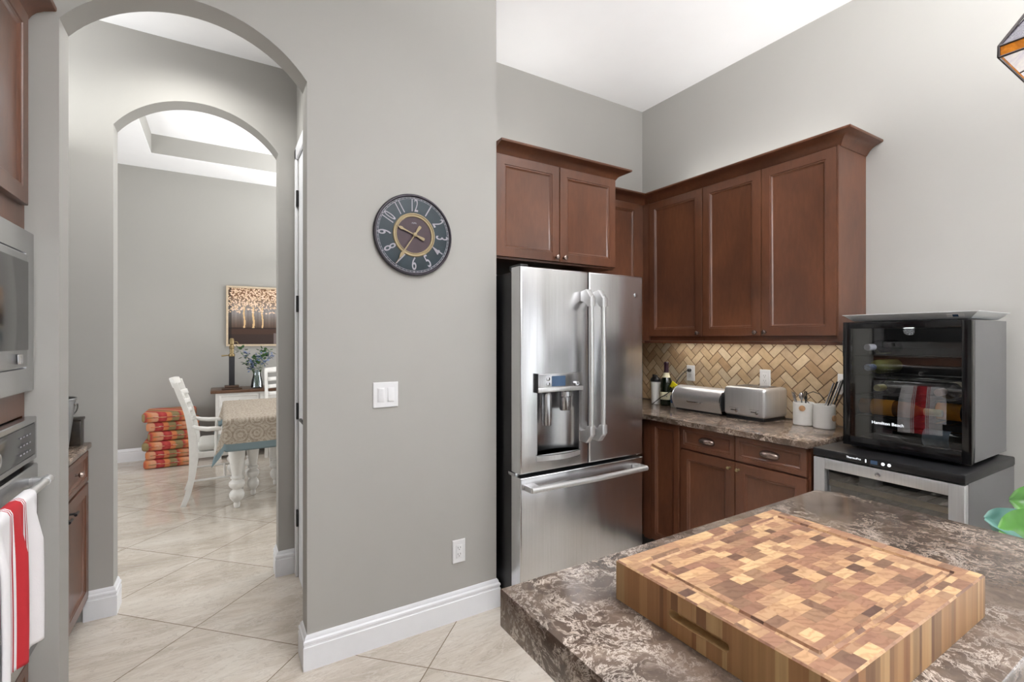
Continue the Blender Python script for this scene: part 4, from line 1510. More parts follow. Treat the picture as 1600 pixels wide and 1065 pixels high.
# crocks with their utensils
def crock(x, y, label, lz):
    t = thing('utensil_crock', label, 'crock', (x, y, CT), group=None)
    MB().lathe([(0, 0), (.050, 0), (.053, .004), (.053, .126), (.051, .128), (.048, .126), (.047, .012), (0, .010)], 0, 0, 36).build('pot', 'ceramic_white', t)
    return t
c1 = crock(2.850, 1.472, 'left white utensil crock with round wooden badge, short utensils in it', 0)
c2 = crock(2.840, 1.358, 'right white utensil crock holding the long steel utensils', 0)
MB(frame((-.0505, -.018, .098), (-.95, -.31, 0))).lathe([(.016, 0), (.016, .005), (.013, .006), (0, .006)], 0, 0, 22, cap=False).build('wood_badge', 'cork', c1)
MB(frame((-.010, -.0525, .060), (-.15, -1, 0))).lathe([(.016, 0), (.016, .005), (.013, .006), (0, .006)], 0, 0, 22, cap=False).build('wood_badge', 'cork', c2)
def utensil(name, label, base, tip, mat, head=None, group=None, r=.0035):
    o = thing(name, label, name.replace('_', ' '), base, group=group)
    v = Vector(tip) - Vector(base)
    MB().tube([(0, 0, 0), v * .5, v], [r * .8, r, r * 1.15], 10).build('handle', mat, o)
    if head:
        q = v.to_track_quat('Z', 'Y').to_matrix().to_4x4()
        q.translation = v
        if head == 'spoon':
            MB(q).lathe([(.004, -.004), (.012, .010), (.014, .024), (.010, .038), (0, .044)], 0, 0, 16).build('bowl', mat, o)
        elif head == 'fork':
            k = MB(q)
            for x in (-.008, -.0027, .0027, .008):
                k.box(x - .0012, x + .0012, -.001, .001, .010, .042)
            k.box(-.0095, .0095, -.001, .001, -.004, .012, .0008)
            k.build('tines', mat, o)
        elif head == 'blade':
            MB(q).prism([(-.008, 0), (.008, 0), (.009, .05), (.002, .065), (-.008, .05)], -.0008, .0008).bm
            k = MB(q @ Matrix.Rotation(PI / 2, 4, 'X'))
            k.prism([(-.008, 0), (.008, 0), (.009, .03), (.002, .045), (-.008, .03)], -.0008, .0008)
            k.build('blade', mat, o)
    return o
zb = CT + .013
g1 = 'short utensils in the left crock'
utensil('serving_spoon', 'small steel spoon sticking up in the left crock', (2.850, 1.480, zb), (2.862, 1.490, 1.055), 'chrome', 'spoon', g1)
utensil('fork', 'steel fork leaning left in the left crock', (2.842, 1.482, zb), (2.842, 1.512, 1.055), 'chrome', 'fork', g1)
utensil('fork', 'dark-handled fork in the middle of the left crock', (2.858, 1.462, zb), (2.860, 1.466, 1.062), 'black_plastic', 'fork', g1)
utensil('table_knife', 'steel table knife leaning furthest left in the left crock', (2.832, 1.476, zb), (2.828, 1.514, 1.062), 'chrome', 'blade', g1)
g2 = 'long utensils in the right crock'
for k, (mt, lab, dx, dy, hh) in enumerate((
        ('chrome', 'long steel rod utensil leaning against the outlet, foremost of the bundle', -.010, -.070, 1.165),
        ('black_plastic', 'long black-handled utensil in the middle of the leaning bundle', .006, -.066, 1.172),
        ('chrome', 'long steel utensil at the back of the leaning bundle', .022, -.060, 1.175),
        ('bronze', 'long bronze-coloured utensil leaning lowest in the bundle', .004, -.090, 1.150),
        ('black_plastic', 'long dark utensil leaning leftmost of the bundle', .012, -.048, 1.178))):
    bx, by = 2.838 + .013 * (k - 2), 1.378 - .006 * k
    utensil('long_utensil', lab, (bx, by, zb), (bx + dx + .045 + .006 * (k - 2), by + dy, hh), mt, None, g2, .0042)
# whisk loop seen as a black arc
t = thing('whisk', 'black wire whisk loop curving over the two crocks', 'whisk', (2.872, 1.448, zb))
MB().tube([(0, 0, 0), (0, -.004, .10)], .004, 10).build('handle', 'black_plastic', t)
MB().tube([(0, -.004, .10), (.004, .028, .128), (.006, .024, .158), (.008, -.012, .176), (.006, -.050, .165), (.004, -.078, .130)], .0022, 8).build('wire', 'black_plastic', t)

# outlets in the tiles, power cord with yellow tag, round plug
XT = XR - .008
outlet('white outlet in the tiles above the bread box with a black plug', (XT, 2.335, 1.150), (-1, 0, 0), None)
outlet('white outlet in the tiles above the toaster', (XT, 1.770, 1.150), (-1, 0, 0), None)
outlet('white outlet in the tiles at the right, behind the long utensils', (XT, 1.315, 1.150), (-1, 0, 0), None)
t = thing('night_light', 'round white plug-in light on the outlet beside the wine cooler', 'night light', (XT - .0115, 1.300, 1.152))
MB(frame((0, 0, 0), (-1, 0, 0))).lathe([(.030, 0), (.042, .006), (.042, .018), (.036, .024), (0, .025)], 0, 0, 32, cap=False).build('shell', 'plastic_white', t)
MB(frame((-.0245, .004, .004), (-1, 0, 0))).lathe([(.004, 0), (.004, .0015), (0, .0015)], 0, 0, 14, cap=False).build('sensor', 'slot_dark', t)
t = thing('power_cord', 'black power cord with a yellow tag plugged in above the bread box', 'cord', (XT - .009, 2.335, 1.172))
MB(frame((0, 0, 0), (-1, 0, 0))).lathe([(.012, 0), (.012, .020), (.007, .026), (0, .026)], 0, 0, 16, cap=False).build('plug', 'black_plastic', t)
pts = bez((-.026, 0, 0), (-.10, .00, -.02), (-.165, .000, -.100), 8)[:-1] + bez((-.165, .000, -.100), (-.215, .010, -.165), (-.228, .070, -.190), 8)[:-1] + bez((-.228, .070, -.190), (-.245, .12, -.235), (-.235, .150, -.2525), 8)
MB().tube(pts, .0032, 8).build('cable', 'black_plastic', t)
MB(Matrix.Translation((-.172, .004, -.105)) @ Matrix.Rotation(.5, 4, 'X')).box(-.004, .004, -.030, .026, -.022, .022, .002).build('tag', 'yellow_tag', t)


# ------------------------------------------------------------------ pendant lamp over the island
t = thing('pendant_lamp', 'square art-glass pendant lamp with amber band at the upper right', 'lamp', (1.283 + .18, .301 - .18, 1.95))
hs = .18
zb0, zb1, zt1 = 0, .021, .270
up = .05
def quad_panel(mbx, a, b, c, d, th=.003):
    tb = bmesh.new()
    vs = [tb.verts.new(x) for x in (a, b, c, d)]
    f = tb.faces.new(vs)
    n = f.normal.copy()
    tb.normal_update()
    n = f.normal
    ws = [tb.verts.new(Vector(x) - n * th) for x in (a, b, c, d)]
    tb.faces.new(ws[::-1])
    for i in range(4):
        tb.faces.new((vs[i], ws[i], ws[(i + 1) % 4], vs[(i + 1) % 4]))
    bmesh.ops.recalc_face_normals(tb, faces=tb.faces[:])
    mbx._sub(tb)
names = [('amber_band', 'glass_amber')]
mband, mlow, mmid, mtop, mle = MB(), MB(), MB(), MB(), MB()
mund = MB()
for k in range(4):
    rot = Matrix.Rotation(k * PI / 2, 4, 'Z')
    for q in (mband, mlow, mmid, mtop, mle, mund):
        q.m = rot
    # face towards -x
    quad_panel(mband, (-hs, hs, 0), (-hs, -hs, 0), (-hs, -hs, zb1), (-hs, hs, zb1))
    lv = [(hs, zb1), (hs * .82, zb1 + .055), (hs * .55, zb1 + .145), (up, zt1)]
    for (m1, (ra, za), (rb, zb_)) in ((mlow, lv[0], lv[1]), (mmid, lv[1], lv[2]), (mtop, lv[2], lv[3])):
        quad_panel(m1, (-ra, ra, za), (-ra, -ra, za), (-rb, -rb, zb_), (-rb, rb, zb_))
    for z in (0, zb1):
        mle.tube([(-hs, -hs, z), (-hs, hs, z)], .0022, 6)
    mle.tube([(-hs, -hs, 0), (-hs, -hs, zb1), (-up, -up, zt1)], .0026, 6)
    for (ra, za) in lv[1:]:
        mle.tube([(-ra, -ra, za), (-ra, ra, za)], .002, 6)
    for s in (-.33, .33):
        mle.tube([(-hs, hs * s, zb1), (-up, up * s, zt1)], .0016, 6)
mband.build('amber_band', 'glass_amber', t)
mlow.build('lower_panels', 'glass_plum', t)
mmid.build('middle_panels', 'glass_cream', t)
mtop.build('upper_panels', 'glass_red', t)
mle.build('lead_lines', 'lead_came', t)
mb = MB()
for k in range(4):
    mb.m = Matrix.Rotation(k * PI / 2, 4, 'Z')
    quad_panel(mb, (-hs + .004, hs - .004, .002), (-.05, .05, .06), (-.05, -.05, .06), (-hs + .004, -hs + .004, .002))
mb.build('inner_panels', 'glass_white', t)
mb = MB()
for k in range(4):
    mb.m = Matrix.Rotation(k * PI / 2, 4, 'Z')
    mb.tube([(-hs + .004, -hs + .004, .001), (-.05, -.05, .059)], .002, 6)
    for s_ in (-.36, .36):
        mb.tube([(-hs + .004, hs * s_, .001), (-.05, .05 * s_, .059)], .0014, 6)
mb.build('inner_lead_lines', 'lead_came', t)
MB().lathe([(.052, zt1), (.056, zt1 + .006), (.030, zt1 + .030), (.012, zt1 + .04)], 0, 0, 24).build('cap', 'bronze', t)
MB().tube([(0, 0, zt1 + .03), (0, 0, H - 1.95 - .02)], .006, 10).build('rod', 'bronze', t)
MB().lathe([(.06, H - 1.95 - .001), (.06, H - 1.95 - .015), (.02, H - 1.95 - .03)], 0, 0, 24).build('canopy', 'bronze', t)
bd = bpy.data.lights.new('pendant_bulb', 'POINT')
bd.energy = 1.2
bd.shadow_soft_size = .04
bd.color = (1, .93, .82)
bl = bpy.data.objects.new('pendant_bulb', bd)
bl.location = (1.463, .121, 1.93)
COL.objects.link(bl)


o = MB().box(1.25, 2.1, -.75, .14, .001, .010, .003).build('dark_stand_in', 'stand_in_charcoal')  # added stand-in for an unidentified dark patch beyond the island
tag(o, 'charcoal stand-in for an unidentified dark patch at the near side of the island', 'mat')

# ------------------------------------------------------------------ potted plant behind the island
t = thing('potted_plant', 'leafy green potted plant beside the beverage cooler at the right edge', 'plant', (2.33, .24, 0))
MB().lathe([(0, 0), (.11, 0), (.12, .01), (.155, .30), (.16, .31), (.145, .31), (.14, .28), (0, .28)], 0, 0, 32).build('pot', 'terracotta', t)
MB().lathe([(.139, .281), (.10, .288), (0, .292)], 0, 0, 24).build('soil', 'soil', t)
def leaf(base, tip, width, mat, droop=.05, fold=.25, hint=(-.6, -.2, .75)):
    """broad round-tipped blade with a midrib crease and pleated veins"""
    b, e = Vector(base), Vector(tip)
    d = (e - b)
    ln = d.length
    dn = d.normalized()
    side = dn.cross(Vector(hint)).normalized()
    nn = side.cross(dn).normalized()
    def fn(s, tt):
        w = width * max(0.01, (1 - abs(2 * s - 1) ** 3.2)) ** .5
        u = (tt - .5) * 2
        p = b + dn * ln * s + side * (w * u * .5) + nn * (abs(u) * w * fold * .5 + .0035 * math.sin(26 * s + 3 * abs(u)) * (1 - abs(u) * .3))
        p.z -= droop * s * s
        return p
    return MB().grid(fn, 26, 12).build('leaf', mat, t, sharp=70)
def stem(base, tip):
    MB().tube(bez(base, (base[0] * .6 + tip[0] * .4, base[1] * .6 + tip[1] * .4, tip[2]), tip, 8), .005, 8).build('stem', 'stem_green', t)
LV = [  # base, tip, width, material, facing
    ((.04, .06, .76), (-.200, .262, .825), .150, 'leaf_bright', (-.75, -.25, .6)),
    ((.08, .02, .84), (-.060, .268, .895), .130, 'leaf_bright', (-.75, -.25, .6)),
    ((.02, .10, .74), (-.195, .296, .850), .110, 'leaf_blue', (-.7, -.1, .7)),
    ((.03, .06, .66), (.02, .330, .80), .15, 'leaf_dark', (-.7, 0, .7)),
    ((-.02, -.01, .62), (-.27, .15, .73), .17, 'leaf_bright', (-.6, -.3, .7)),
    ((.05, -.02, .66), (.26, -.05, .92), .16, 'leaf_bright', (0, -.3, 1)),
    ((.00, -.03, .62), (.02, -.28, .86), .15, 'leaf_bright', (-.5, -.3, 1)),
    ((-.02, -.03, .60), (-.22, -.18, .80), .14, 'leaf_dark', (-.5, -.5, 1)),
    ((.08, .03, .80), (.18, .26, .97), .15, 'leaf_bright', (-.7, -.3, .5)),
    ((-.01, .05, .60), (-.12, .31, .70), .16, 'leaf_dark', (-.7, 0, .7)),
]
for (b, e, w, mt, ro) in LV:
    stem((b[0] * .5, b[1] * .5, .285), b)
    leaf(b, e, w, mt, .03, .3, ro)


# ------------------------------------------------------------------ oven tower on the left
OX = -.550
t = thing('oven_cabinet', 'tall dark wood cabinet housing the microwave and wall oven at the left edge', 'cabinet', (-.86, 1.79, 0))
y0, y1 = 1.385, 2.197
mb = MB()
lbox(mb, t, XL + .003, OX, y0, y0 + .02, .1, 2.47)
lbox(mb, t, XL + .003, OX, y1 - .02, y1, .1, 2.47)
lbox(mb, t, XL + .003, XL + .02, y0 + .02, y1 - .02, .1, 2.47)
for (za, zb_) in ((.10, .385), (1.155, 1.235), (1.757, 2.47)):
    lbox(mb, t, XL + .02, OX, y0 + .02, y1 - .02, za, zb_)
mb.build('body', 'cabinet_wood', t)
lbox(MB(), t, XL + .05, OX - .07, y0 + .01, y1 - .01, 0, .10).build('toe_kick', 'black_plastic', t)
for (ya, yb) in ((y0 + .012, (y0 + y1) / 2 - .002), ((y0 + y1) / 2 + .002, y1 - .040)):
    shaker('door', t, loc(t, OX, ya, 1.84), (1, 0, 0), yb - ya, .62)
shaker('drawer', t, loc(t, OX, y0 + .012, .125), (1, 0, 0), y1 - y0 - .052, .235, fr=.045)
L = t.location
MB().sweep([(OX - L.x, y1 - .001 - L.y), (OX - L.x, y0 - L.y), (XL + .01 - L.x, y0 - L.y)][::-1], [(o, z * 1.15 + 2.455 - L.z) for o, z in CROWN]).build('crown', 'cabinet_wood', t)

t = thing('microwave', 'built-in stainless microwave with wide trim above the wall oven', 'microwave', (-.53, 1.79, 1.237))
ya, yb, za, zb_ = 1.408, 2.190, 1.237, 1.755
lbox(MB(), t, -1.0, OX - .002, ya + .03, yb - .03, za + .02, zb_ - .02).build('body', 'black_plastic', t)
MB(frame(loc(t, OX + .001, ya, za), (1, 0, 0))).rings(yb - ya, zb_ - za, [(0, 0), (0, .020), (.003, .024), (.075, .024), (.078, .016), (.082, .016)], cap=False).build('trim_kit', 'stainless', t)
MB(frame(loc(t, OX + .001, ya, za), (1, 0, 0))).rings(yb - ya - .15, zb_ - za - .15, [(0, .001), (0, .017), (.006, .018), (.006, .027), (.010, .029)], .075, .075).build('face', 'stainless', t)
mw = MB(frame(loc(t, OX + .031, ya + .11, za + .135), (1, 0, 0))).box(0, yb - ya - .20, 0, zb_ - za - .24, 0, .003, .001).build('window', 'black_gloss', t)
MB(frame(loc(t, OX + .031, ya + .11, za + .088), (1, 0, 0))).box(yb - ya - .29, yb - ya - .235, .004, .034, 0, .003, .001).build('open_button', 'chrome', t)

t = thing('wall_oven', 'stainless wall oven with bar handle below the microwave', 'oven', (-.53, 1.79, .387))
za, zb_ = .390, 1.150
lbox(MB(), t, -1.1, OX - .002, ya + .03, yb - .03, za + .01, zb_ - .01).build('body', 'black_plastic', t)
MB(frame(loc(t, OX + .001, ya, 1.010), (1, 0, 0))).rings(yb - ya, .140, [(0, 0), (0, .028), (.003, .031), (.016, .031), (.018, .028)], cap=True).build('control_panel', 'stainless', t)
cp = MB(frame(loc(t, OX + .0295, ya + .02, 1.030), (1, 0, 0))).box(0, yb - ya - .04, 0, .100, 0, .003, .001).build('control_glass', 'black_gloss', t)
mb = MB(frame(loc(t, OX + .033, ya + .02, 1.030), (1, 0, 0)))
for i in range(4):
    for j in range(3):
        mb.box(.60 + i * .028, .612 + i * .028, .018 + j * .026, .022 + j * .026, 0, .0006)
mb.build('key_marks', 'clock_ink', cp)
ct = MB(frame(loc(t, OX + .033, 1.80, 1.080), (1, 0, 0))).lathe([(.022, 0), (.021, .018), (.015, .020), (0, .020)], 0, 0, 26, cap=False).build('dial', 'chrome', t)
dw = yb - ya
od = MB(frame(loc(t, OX + .001, ya, za), (1, 0, 0))).rings(dw, .605, [(0, 0), (0, .030), (.004, .034), (.075, .034), (.078, .031)], cap=True).build('oven_door', 'stainless', t)
MB(frame(loc(t, OX + .033, ya + .085, za + .10), (1, 0, 0))).box(0, dw - .17, 0, .36, 0, .003, .001).build('window', 'black_gloss', od)
HX, HZ2 = -.476, .950
mb = MB()
L = t.location
mb.tube([(HX - L.x, ya + .03 - L.y, HZ2 - L.z), (HX - L.x, yb - .06 - L.y, HZ2 - L.z)], .0125, 16)
oh = mb.build('handle', 'stainless_pale', od)
for yy in (ya + .045, yb - .080):
    mb = MB()
    mb.box(OX + .033 - L.x, HX + .004 - L.x, yy - .013 - L.y, yy + .013 - L.y, HZ2 - .012 - L.z, HZ2 + .012 - L.z, .004)
    mb.tube([(HX - L.x, yy - .018 - L.y, HZ2 - L.z), (HX - L.x, yy + .018 - L.y, HZ2 - L.z)], .0145, 16)
    mb.build('handle_bracket', 'stainless_pale', od)

# towel over the oven handle
def towel_fn(s, tt):
    # s across the width, t from the back hem over the bar to the front hem
    Lb, Lf, rr = .30, .415, .0165
    tot = Lb + PI * rr + Lf
    u = tt * tot
    y = 1.615 + s * .335
    if u < Lb:
        z = HZ2 - (Lb - u); x = HX - rr
        dd = (Lb - u)
    elif u < Lb + PI * rr:
        a = (u - Lb) / rr
        x = HX - rr * math.cos(a); z = HZ2 + rr * math.sin(a); dd = 0
    else:
        dd = u - Lb - PI * rr
        x = HX + rr; z = HZ2 - dd
    fold = min(1, dd / .12)
    x += (.010 * math.sin(s * 16 + .8) + .006 * math.sin(s * 31)) * fold * (1 if x > HX else .35) + (.004 * fold if x > HX else -.003 * fold)
    y += (.020 * math.sin(dd * 5) * (1 if x > HX else .3)) + (s - .5) * -.03 * (1 - fold)
    z -= .018 * (s - .5) * fold * (1 if x > HX else -1)
    if x < HX:
        x = max(x, OX + .045)
    return (x, y, z)
o = MB().grid(towel_fn, 60, 70).build('kitchen_towel', 'towel_stripe', sharp=80, solid=.004)
tag(o, 'white kitchen towel with red stripes hanging over the oven handle', 'towel')


# ------------------------------------------------------------------ vestibule pantry cabinet and what stands on it
VX = -.575
t = thing('pantry_base_cabinet', 'dark wood base cabinet with drawer over door in the arched passage', 'cabinet', (-.88, 2.74, 0))
lbox(MB(), t, -1.195, VX, 2.325, YA - .002, .10, .858).build('body', 'cabinet_wood', t)
lbox(MB(), t, -1.19, VX - .07, 2.33, YA - .004, 0, .10).build('toe_kick', 'black_plastic', t)
for (a, b) in ((2.33, 2.733), (2.737, YA - .008)):
    dd = shaker('door', t, loc(t, VX, a, .115), (1, 0, 0), b - a, .575)
    dr = shaker('drawer', t, loc(t, VX, a, .700), (1, 0, 0), b - a, .150, fr=.036)
    knob(dr, loc(t, VX + .008, (a + b) / 2, .775), (1, 0, 0), 'knob_bronze', .014)
    kb = MB(frame(loc(t, VX + .020, a + .05 if a > 2.5 else b - .05, .640), (1, 0, 0)))
    kb.tube([(0, 0, 0), (0, 0, .022)], .005, 8).tube([(-.022, 0, .024), (.022, 0, .024)], .006, 10)
    kb.build('t_knob', 'black_plastic', dd)
slab('pantry_countertop', [(-1.195, 2.325), (-.545, 2.325), (-.545, YA - .002), (-1.195, YA - .002)], .860, .890, 'granite_counter', 'brown granite worktop on the cabinet inside the arched passage')

t = thing('metal_bucket', 'grey metal bucket with wire handle on the passage cabinet', 'bucket', (-.668, 2.93, .8905))
MB().lathe([(0, .002), (.075, .002), (.078, 0), (.105, .235), (.109, .238), (.109, .244), (.103, .243), (.076, .008), (0, .006)], 0, 0, 36).build('pail', 'bucket_metal', t)
for s in (1, -1):
    MB(frame((.072 * 1.38, 0, .218), (1, 0, 0)) if s == 1 else frame((-.072 * 1.38, 0, .218), (-1, 0, 0))).lathe([(.013, -.002), (.013, .006), (0, .008)], 0, 0, 16, cap=False).build('lug', 'chrome', t)
pts = [(.108 * math.cos(PI * k / 14), .02 + .09 * math.sin(PI * k / 14), .215 - .085 * math.sin(PI * k / 14)) for k in range(15)]
MB().tube(pts, .003, 8).build('handle', 'bucket_metal', t)
t = thing('decorated_box', 'dark patterned box behind the metal bucket', 'box', (-.655, 3.085, .8905))
MB().box(-.09, .085, -.030, .045, 0, .118, .003).build('box_body', 'tin_dark', t)
MB().box(-.094, .089, -.034, .049, .1185, .132, .003).build('lid', 'tin_dark', t)


# ------------------------------------------------------------------ dining room
# table
TXa, TXb, TYa, TYb, TT = .045, 2.0, 4.43, 5.73, .760
t = thing('dining_table', 'white dining table with turned legs under the patterned cloth', 'table', (1.0, 5.1, 0))
lbox(MB(), t, TXa + .01, TXb - .01, TYa + .01, TYb - .01, TT - .035, TT - .004, .005).build('tabletop', 'chair_white', t)
mb = MB()
for (a, b, c, d2) in ((TXa + .06, TXb - .06, TYa + .10, TYa + .125), (TXa + .06, TXb - .06, TYb - .125, TYb - .10), (TXa + .06, TXa + .085, TYa + .125, TYb - .125), (TXb - .085, TXb - .06, TYa + .125, TYb - .125)):
    lbox(mb, t, a, b, c, d2, TT - .13, TT - .036)
mb.build('apron', 'chair_white', t)
LEGP = [(.014, 0), (.022, .006), (.026, .030), (.022, .048), (.038, .062), (.054, .090), (.058, .115), (.048, .138), (.032, .150), (.034, .160), (.050, .172), (.060, .192), (.058, .212), (.042, .228), (.034, .238), (.048, .248), (.048, .258), (.036, .268), (.044, .32), (.056, .40), (.064, .48), (.066, .53), (.052, .57), (.044, .58), (.058, .592), (.058, .605), (.046, .615), (.046, .70)]
def leg(x, y, s=1.0):
    L = t.location
    MB(Matrix.Translation((x - L.x, y - L.y, 0))).lathe([(r * s, z) for r, z in LEGP], 0, 0, 28).build('leg', 'chair_white', t)
for (x, y, s) in ((.127, 4.60, 1), (.262, 4.90, .85), (.465, 5.13, .85), (.265, 5.34, .85), (.127, 5.60, 1), (1.90, 4.60, 1), (1.90, 5.60, 1)):
    leg(x, y, s)
# cloth
drop = .258
def cloth(s, tt):
    Wd, Dd = TXb - TXa, TYb - TYa
    x = -drop + s * (Wd + 2 * drop)
    y = -drop + tt * (Dd + 2 * drop)
    ax = max(0, -x, x - Wd); ay = max(0, -y, y - Dd)
    sx = -1 if x < 0 else 1; sy = -1 if y < 0 else 1
    cx = min(max(x, 0), Wd); cy = min(max(y, 0), Dd)
    z = TT + .004
    eps = .012
    if ax > 0 and ay > 0:
        m_ = min(ax, ay)
        z -= max(ax, ay) * .93 + m_ * .42
        # a soft cone at the corner
        cx += sx * (eps + .34 * (ax - 0) * m_ / (m_ + .05) * 1.1)
        cy += sy * (eps + .34 * (ay - 0) * m_ / (m_ + .05) * 1.1)
    elif ax > 0:
        z -= ax
        cx += sx * min(eps, ax) + sx * .006 * math.sin(y * 14) * ax / drop
    elif ay > 0:
        z -= ay
        cy += sy * min(eps, ay) + sy * .006 * math.sin(x * 12) * ay / drop
    return (TXa + cx, TYa + cy, z)
o = MB().grid(cloth, 170, 120, lambda a, b: (a * (TXb - TXa + 2 * drop) + .0, b * (TYb - TYa + 2 * drop))).build('tablecloth', 'tablecloth', sharp=80, solid=.003)
tag(o, 'taupe damask tablecloth with a blue border on the dining table', 'tablecloth')

# chairs
def dining_chair(name, label, loc_, rotz, arms):
    """seat centre at origin, faces local +x"""
    t = thing(name, label, 'chair', loc_, rotz, 'white dining chairs at the table')
    hw = .26
    sf = .150 if arms else .262      # front edge of the seat
    # rear post profile in (x, z): curved outward at foot and top
    post = [(-.300, 0), (-.262, .12), (-.235, .28), (-.228, .45), (-.240, .60), (-.275, .78), (-.325, .93), (-.358, 1.035)]
    for s in (-1, 1):
        fr_, bk = [], []
        n = 28
        P = []
        for i in range(n + 1):
            u = i / n * (len(post) - 1)
            k = min(int(u), len(post) - 2)
            f = u - k
            p0, p1 = post[k], post[k + 1]
            pm = post[k - 1] if k > 0 else (2 * p0[0] - p1[0], 2 * p0[1] - p1[1])
            pn = post[k + 2] if k + 2 < len(post) else (2 * p1[0] - p0[0], 2 * p1[1] - p0[1])
            def cr(a, b, c, d):
                return .5 * ((2 * b) + (-a + c) * f + (2 * a - 5 * b + 4 * c - d) * f * f + (-a + 3 * b - 3 * c + d) * f ** 3)
            P.append((cr(pm[0], p0[0], p1[0], pn[0]), cr(pm[1], p0[1], p1[1], pn[1])))
        w = lambda z: .020 + .012 * math.exp(-((z - .45) / .22) ** 2)
        for (x, z) in P:
            fr_.append((x + w(z), z)); bk.append((x - w(z), z))
        mm = Matrix(((1, 0, 0, 0), (0, 0, 1, 0), (0, 1, 0, 0), (0, 0, 0, 1)))
        k = MB(mm)
        k.prism(fr_ + bk[::-1], s * hw - .017, s * hw + .017, .004)
        k.build('rear_post', 'chair_white', t)
        # front leg, turned
        MB(Matrix.Translation((sf - .027, s * (hw - .01), 0))).lathe([(.012, 0), (.020, .02), (.016, .04), (.024, .10), (.030, .30), (.024, .34), (.030, .36), (.030, .43)], 0, 0, 18).build('front_leg', 'chair_white', t)
    for i in range(5):
        z0 = .56 + i * .085
        xx = -.232 - .20 * max(0, (z0 - .50)) ** 1.35
        def sl(s, tt, z0=z0, xx=xx):
            y = -hw + .017 + s * 2 * (hw - .017)
            return (xx - .03 * math.sin(PI * s) - .028 * tt * (z0 - .4) * 1.0, y, z0 + tt * .042 + .008 * math.sin(PI * s))
        MB().grid(sl, 14, 3).build('back_slat', 'chair_white', t, sharp=80, solid=.014)
    def cr_(s, tt):
        y = -hw - .014 + s * 2 * (hw + .014)
        return (-.350 - .03 * math.sin(PI * s) - .022 * tt, y, .995 + tt * (.052 + .016 * math.sin(PI * s)))
    MB().grid(cr_, 16, 3).build('crest_rail', 'chair_white', t, sharp=80, solid=.026)
    MB().box(-.235, sf, -hw + .01, hw - .01, .385, .435, .006).build('seat_frame', 'chair_white', t)
    MB().box(-.200, sf + .010, -hw + .028, hw - .028, .436, .496, .028, 4).build('seat_cushion', 'upholstery', t)
    k = MB()
    for s in (-1, 1):
        k.tube([(-.245, s * (hw - .005), .20), (sf - .027, s * (hw - .01), .20)], .010, 10)
    k.tube([(.0, -hw + .01, .20), (.0, hw - .01, .20)], .010, 10)
    k.build('stretcher', 'chair_white', t)
    if arms:
        for s in (-1, 1):
            pts = [(-.245, s * hw, .665), (-.19, s * (hw + .015), .645), (-.13, s * (hw + .025), .634), (-.07, s * (hw + .020), .632), (-.030, s * (hw + .012), .628)]
            am = MB().tube(pts, [.016, .018, .020, .020, .016], 12).build('arm', 'chair_white', t)
            MB(Matrix.Translation((-.065, s * (hw + .006), 0))).lathe([(.012, .425), (.017, .45), (.011, .49), (.015, .56), (.011, .625)], 0, 0, 14).build('arm_support', 'chair_white', am)
    return t
dining_chair('armchair', 'white slat-back dining armchair with grey seat at the near end of the table', (.045, 5.12, 0), 0.0, True)
dining_chair('dining_chair', 'white slat-back dining chair on the far side of the table by the sideboard', (.735, 6.045, 0), -PI / 2, False)

# sideboard
t = thing('sideboard', 'white sideboard with brown wooden top against the far dining wall', 'sideboard', (.8, 6.72, 0))
SX0, SX1, SY0, ST = -.085, 1.75, 6.48, .800
lbox(MB(), t, SX0 + .05, SX1 - .05, SY0 + .03, YF - .02, .08, ST - .036).build('body', 'chair_white', t)
lbox(MB(), t, SX0, SX1, SY0, YF - .02, ST - .035, ST, .008).build('top', 'walnut_top', t)
mb = MB()
for x in (SX0 + .08, SX1 - .08):
    for y in (SY0 + .07, YF - .06):
        lbox(mb, t, x - .03, x + .03, y - .03, y + .03, 0, .08)
mb.build('feet', 'chair_white', t)
n = 4
wd = (SX1 - SX0 - .16) / n
for i in range(n):
    x = SX0 + .08 + i * wd
    dr = shaker('drawer', t, loc(t, x + .006, SY0 + .03, .60), (0, -1, 0), wd - .012, .145, 'chair_white', .022)
    knob(dr, loc(t, x + wd / 2, SY0 + .022, .672), (0, -1, 0), 'black_plastic', .012)
    dd = shaker('door', t, loc(t, x + .006, SY0 + .03, .11), (0, -1, 0), wd - .012, .475, 'chair_white', .04)
    knob(dd, loc(t, x + wd - .04, SY0 + .01, .38), (0, -1, 0), 'black_plastic', .010)

# lamp base without shade
t = thing('table_lamp', 'dark column lamp base without shade on the sideboard', 'lamp', (.130, 6.62, ST + .001))
MB().box(-.105, .105, -.085, .085, 0, .018, .004).box(-.075, .075, -.06, .06, .018, .045, .006).build('base', 'lamp_brown', t)
MB().box(-.030, .030, -.030, .030, .045, .385, .003).build('column', 'lamp_black', t)
MB().lathe([(.030, .385), (.034, .392), (.034, .412), (.022, .425), (.022, .475), (.028, .482), (.026, .51), (.016, .525)], 0, 0, 24).build('socket', 'brass', t)
MB().lathe([(.016, .525), (.024, .535), (.026, .575), (.020, .60), (.008, .606)], 0, 0, 20).build('stem_top', 'brass', t)
MB().tube([(-.035, -.01, .402), (-.105, -.02, .396)], [.007, .009], 10).build('switch_key', 'brass', t)
MB().tube([(.02, 0, .56), (.055, 0, .56), (.07, 0, .53)], .004, 8).build('pull_chain', 'brass', t)

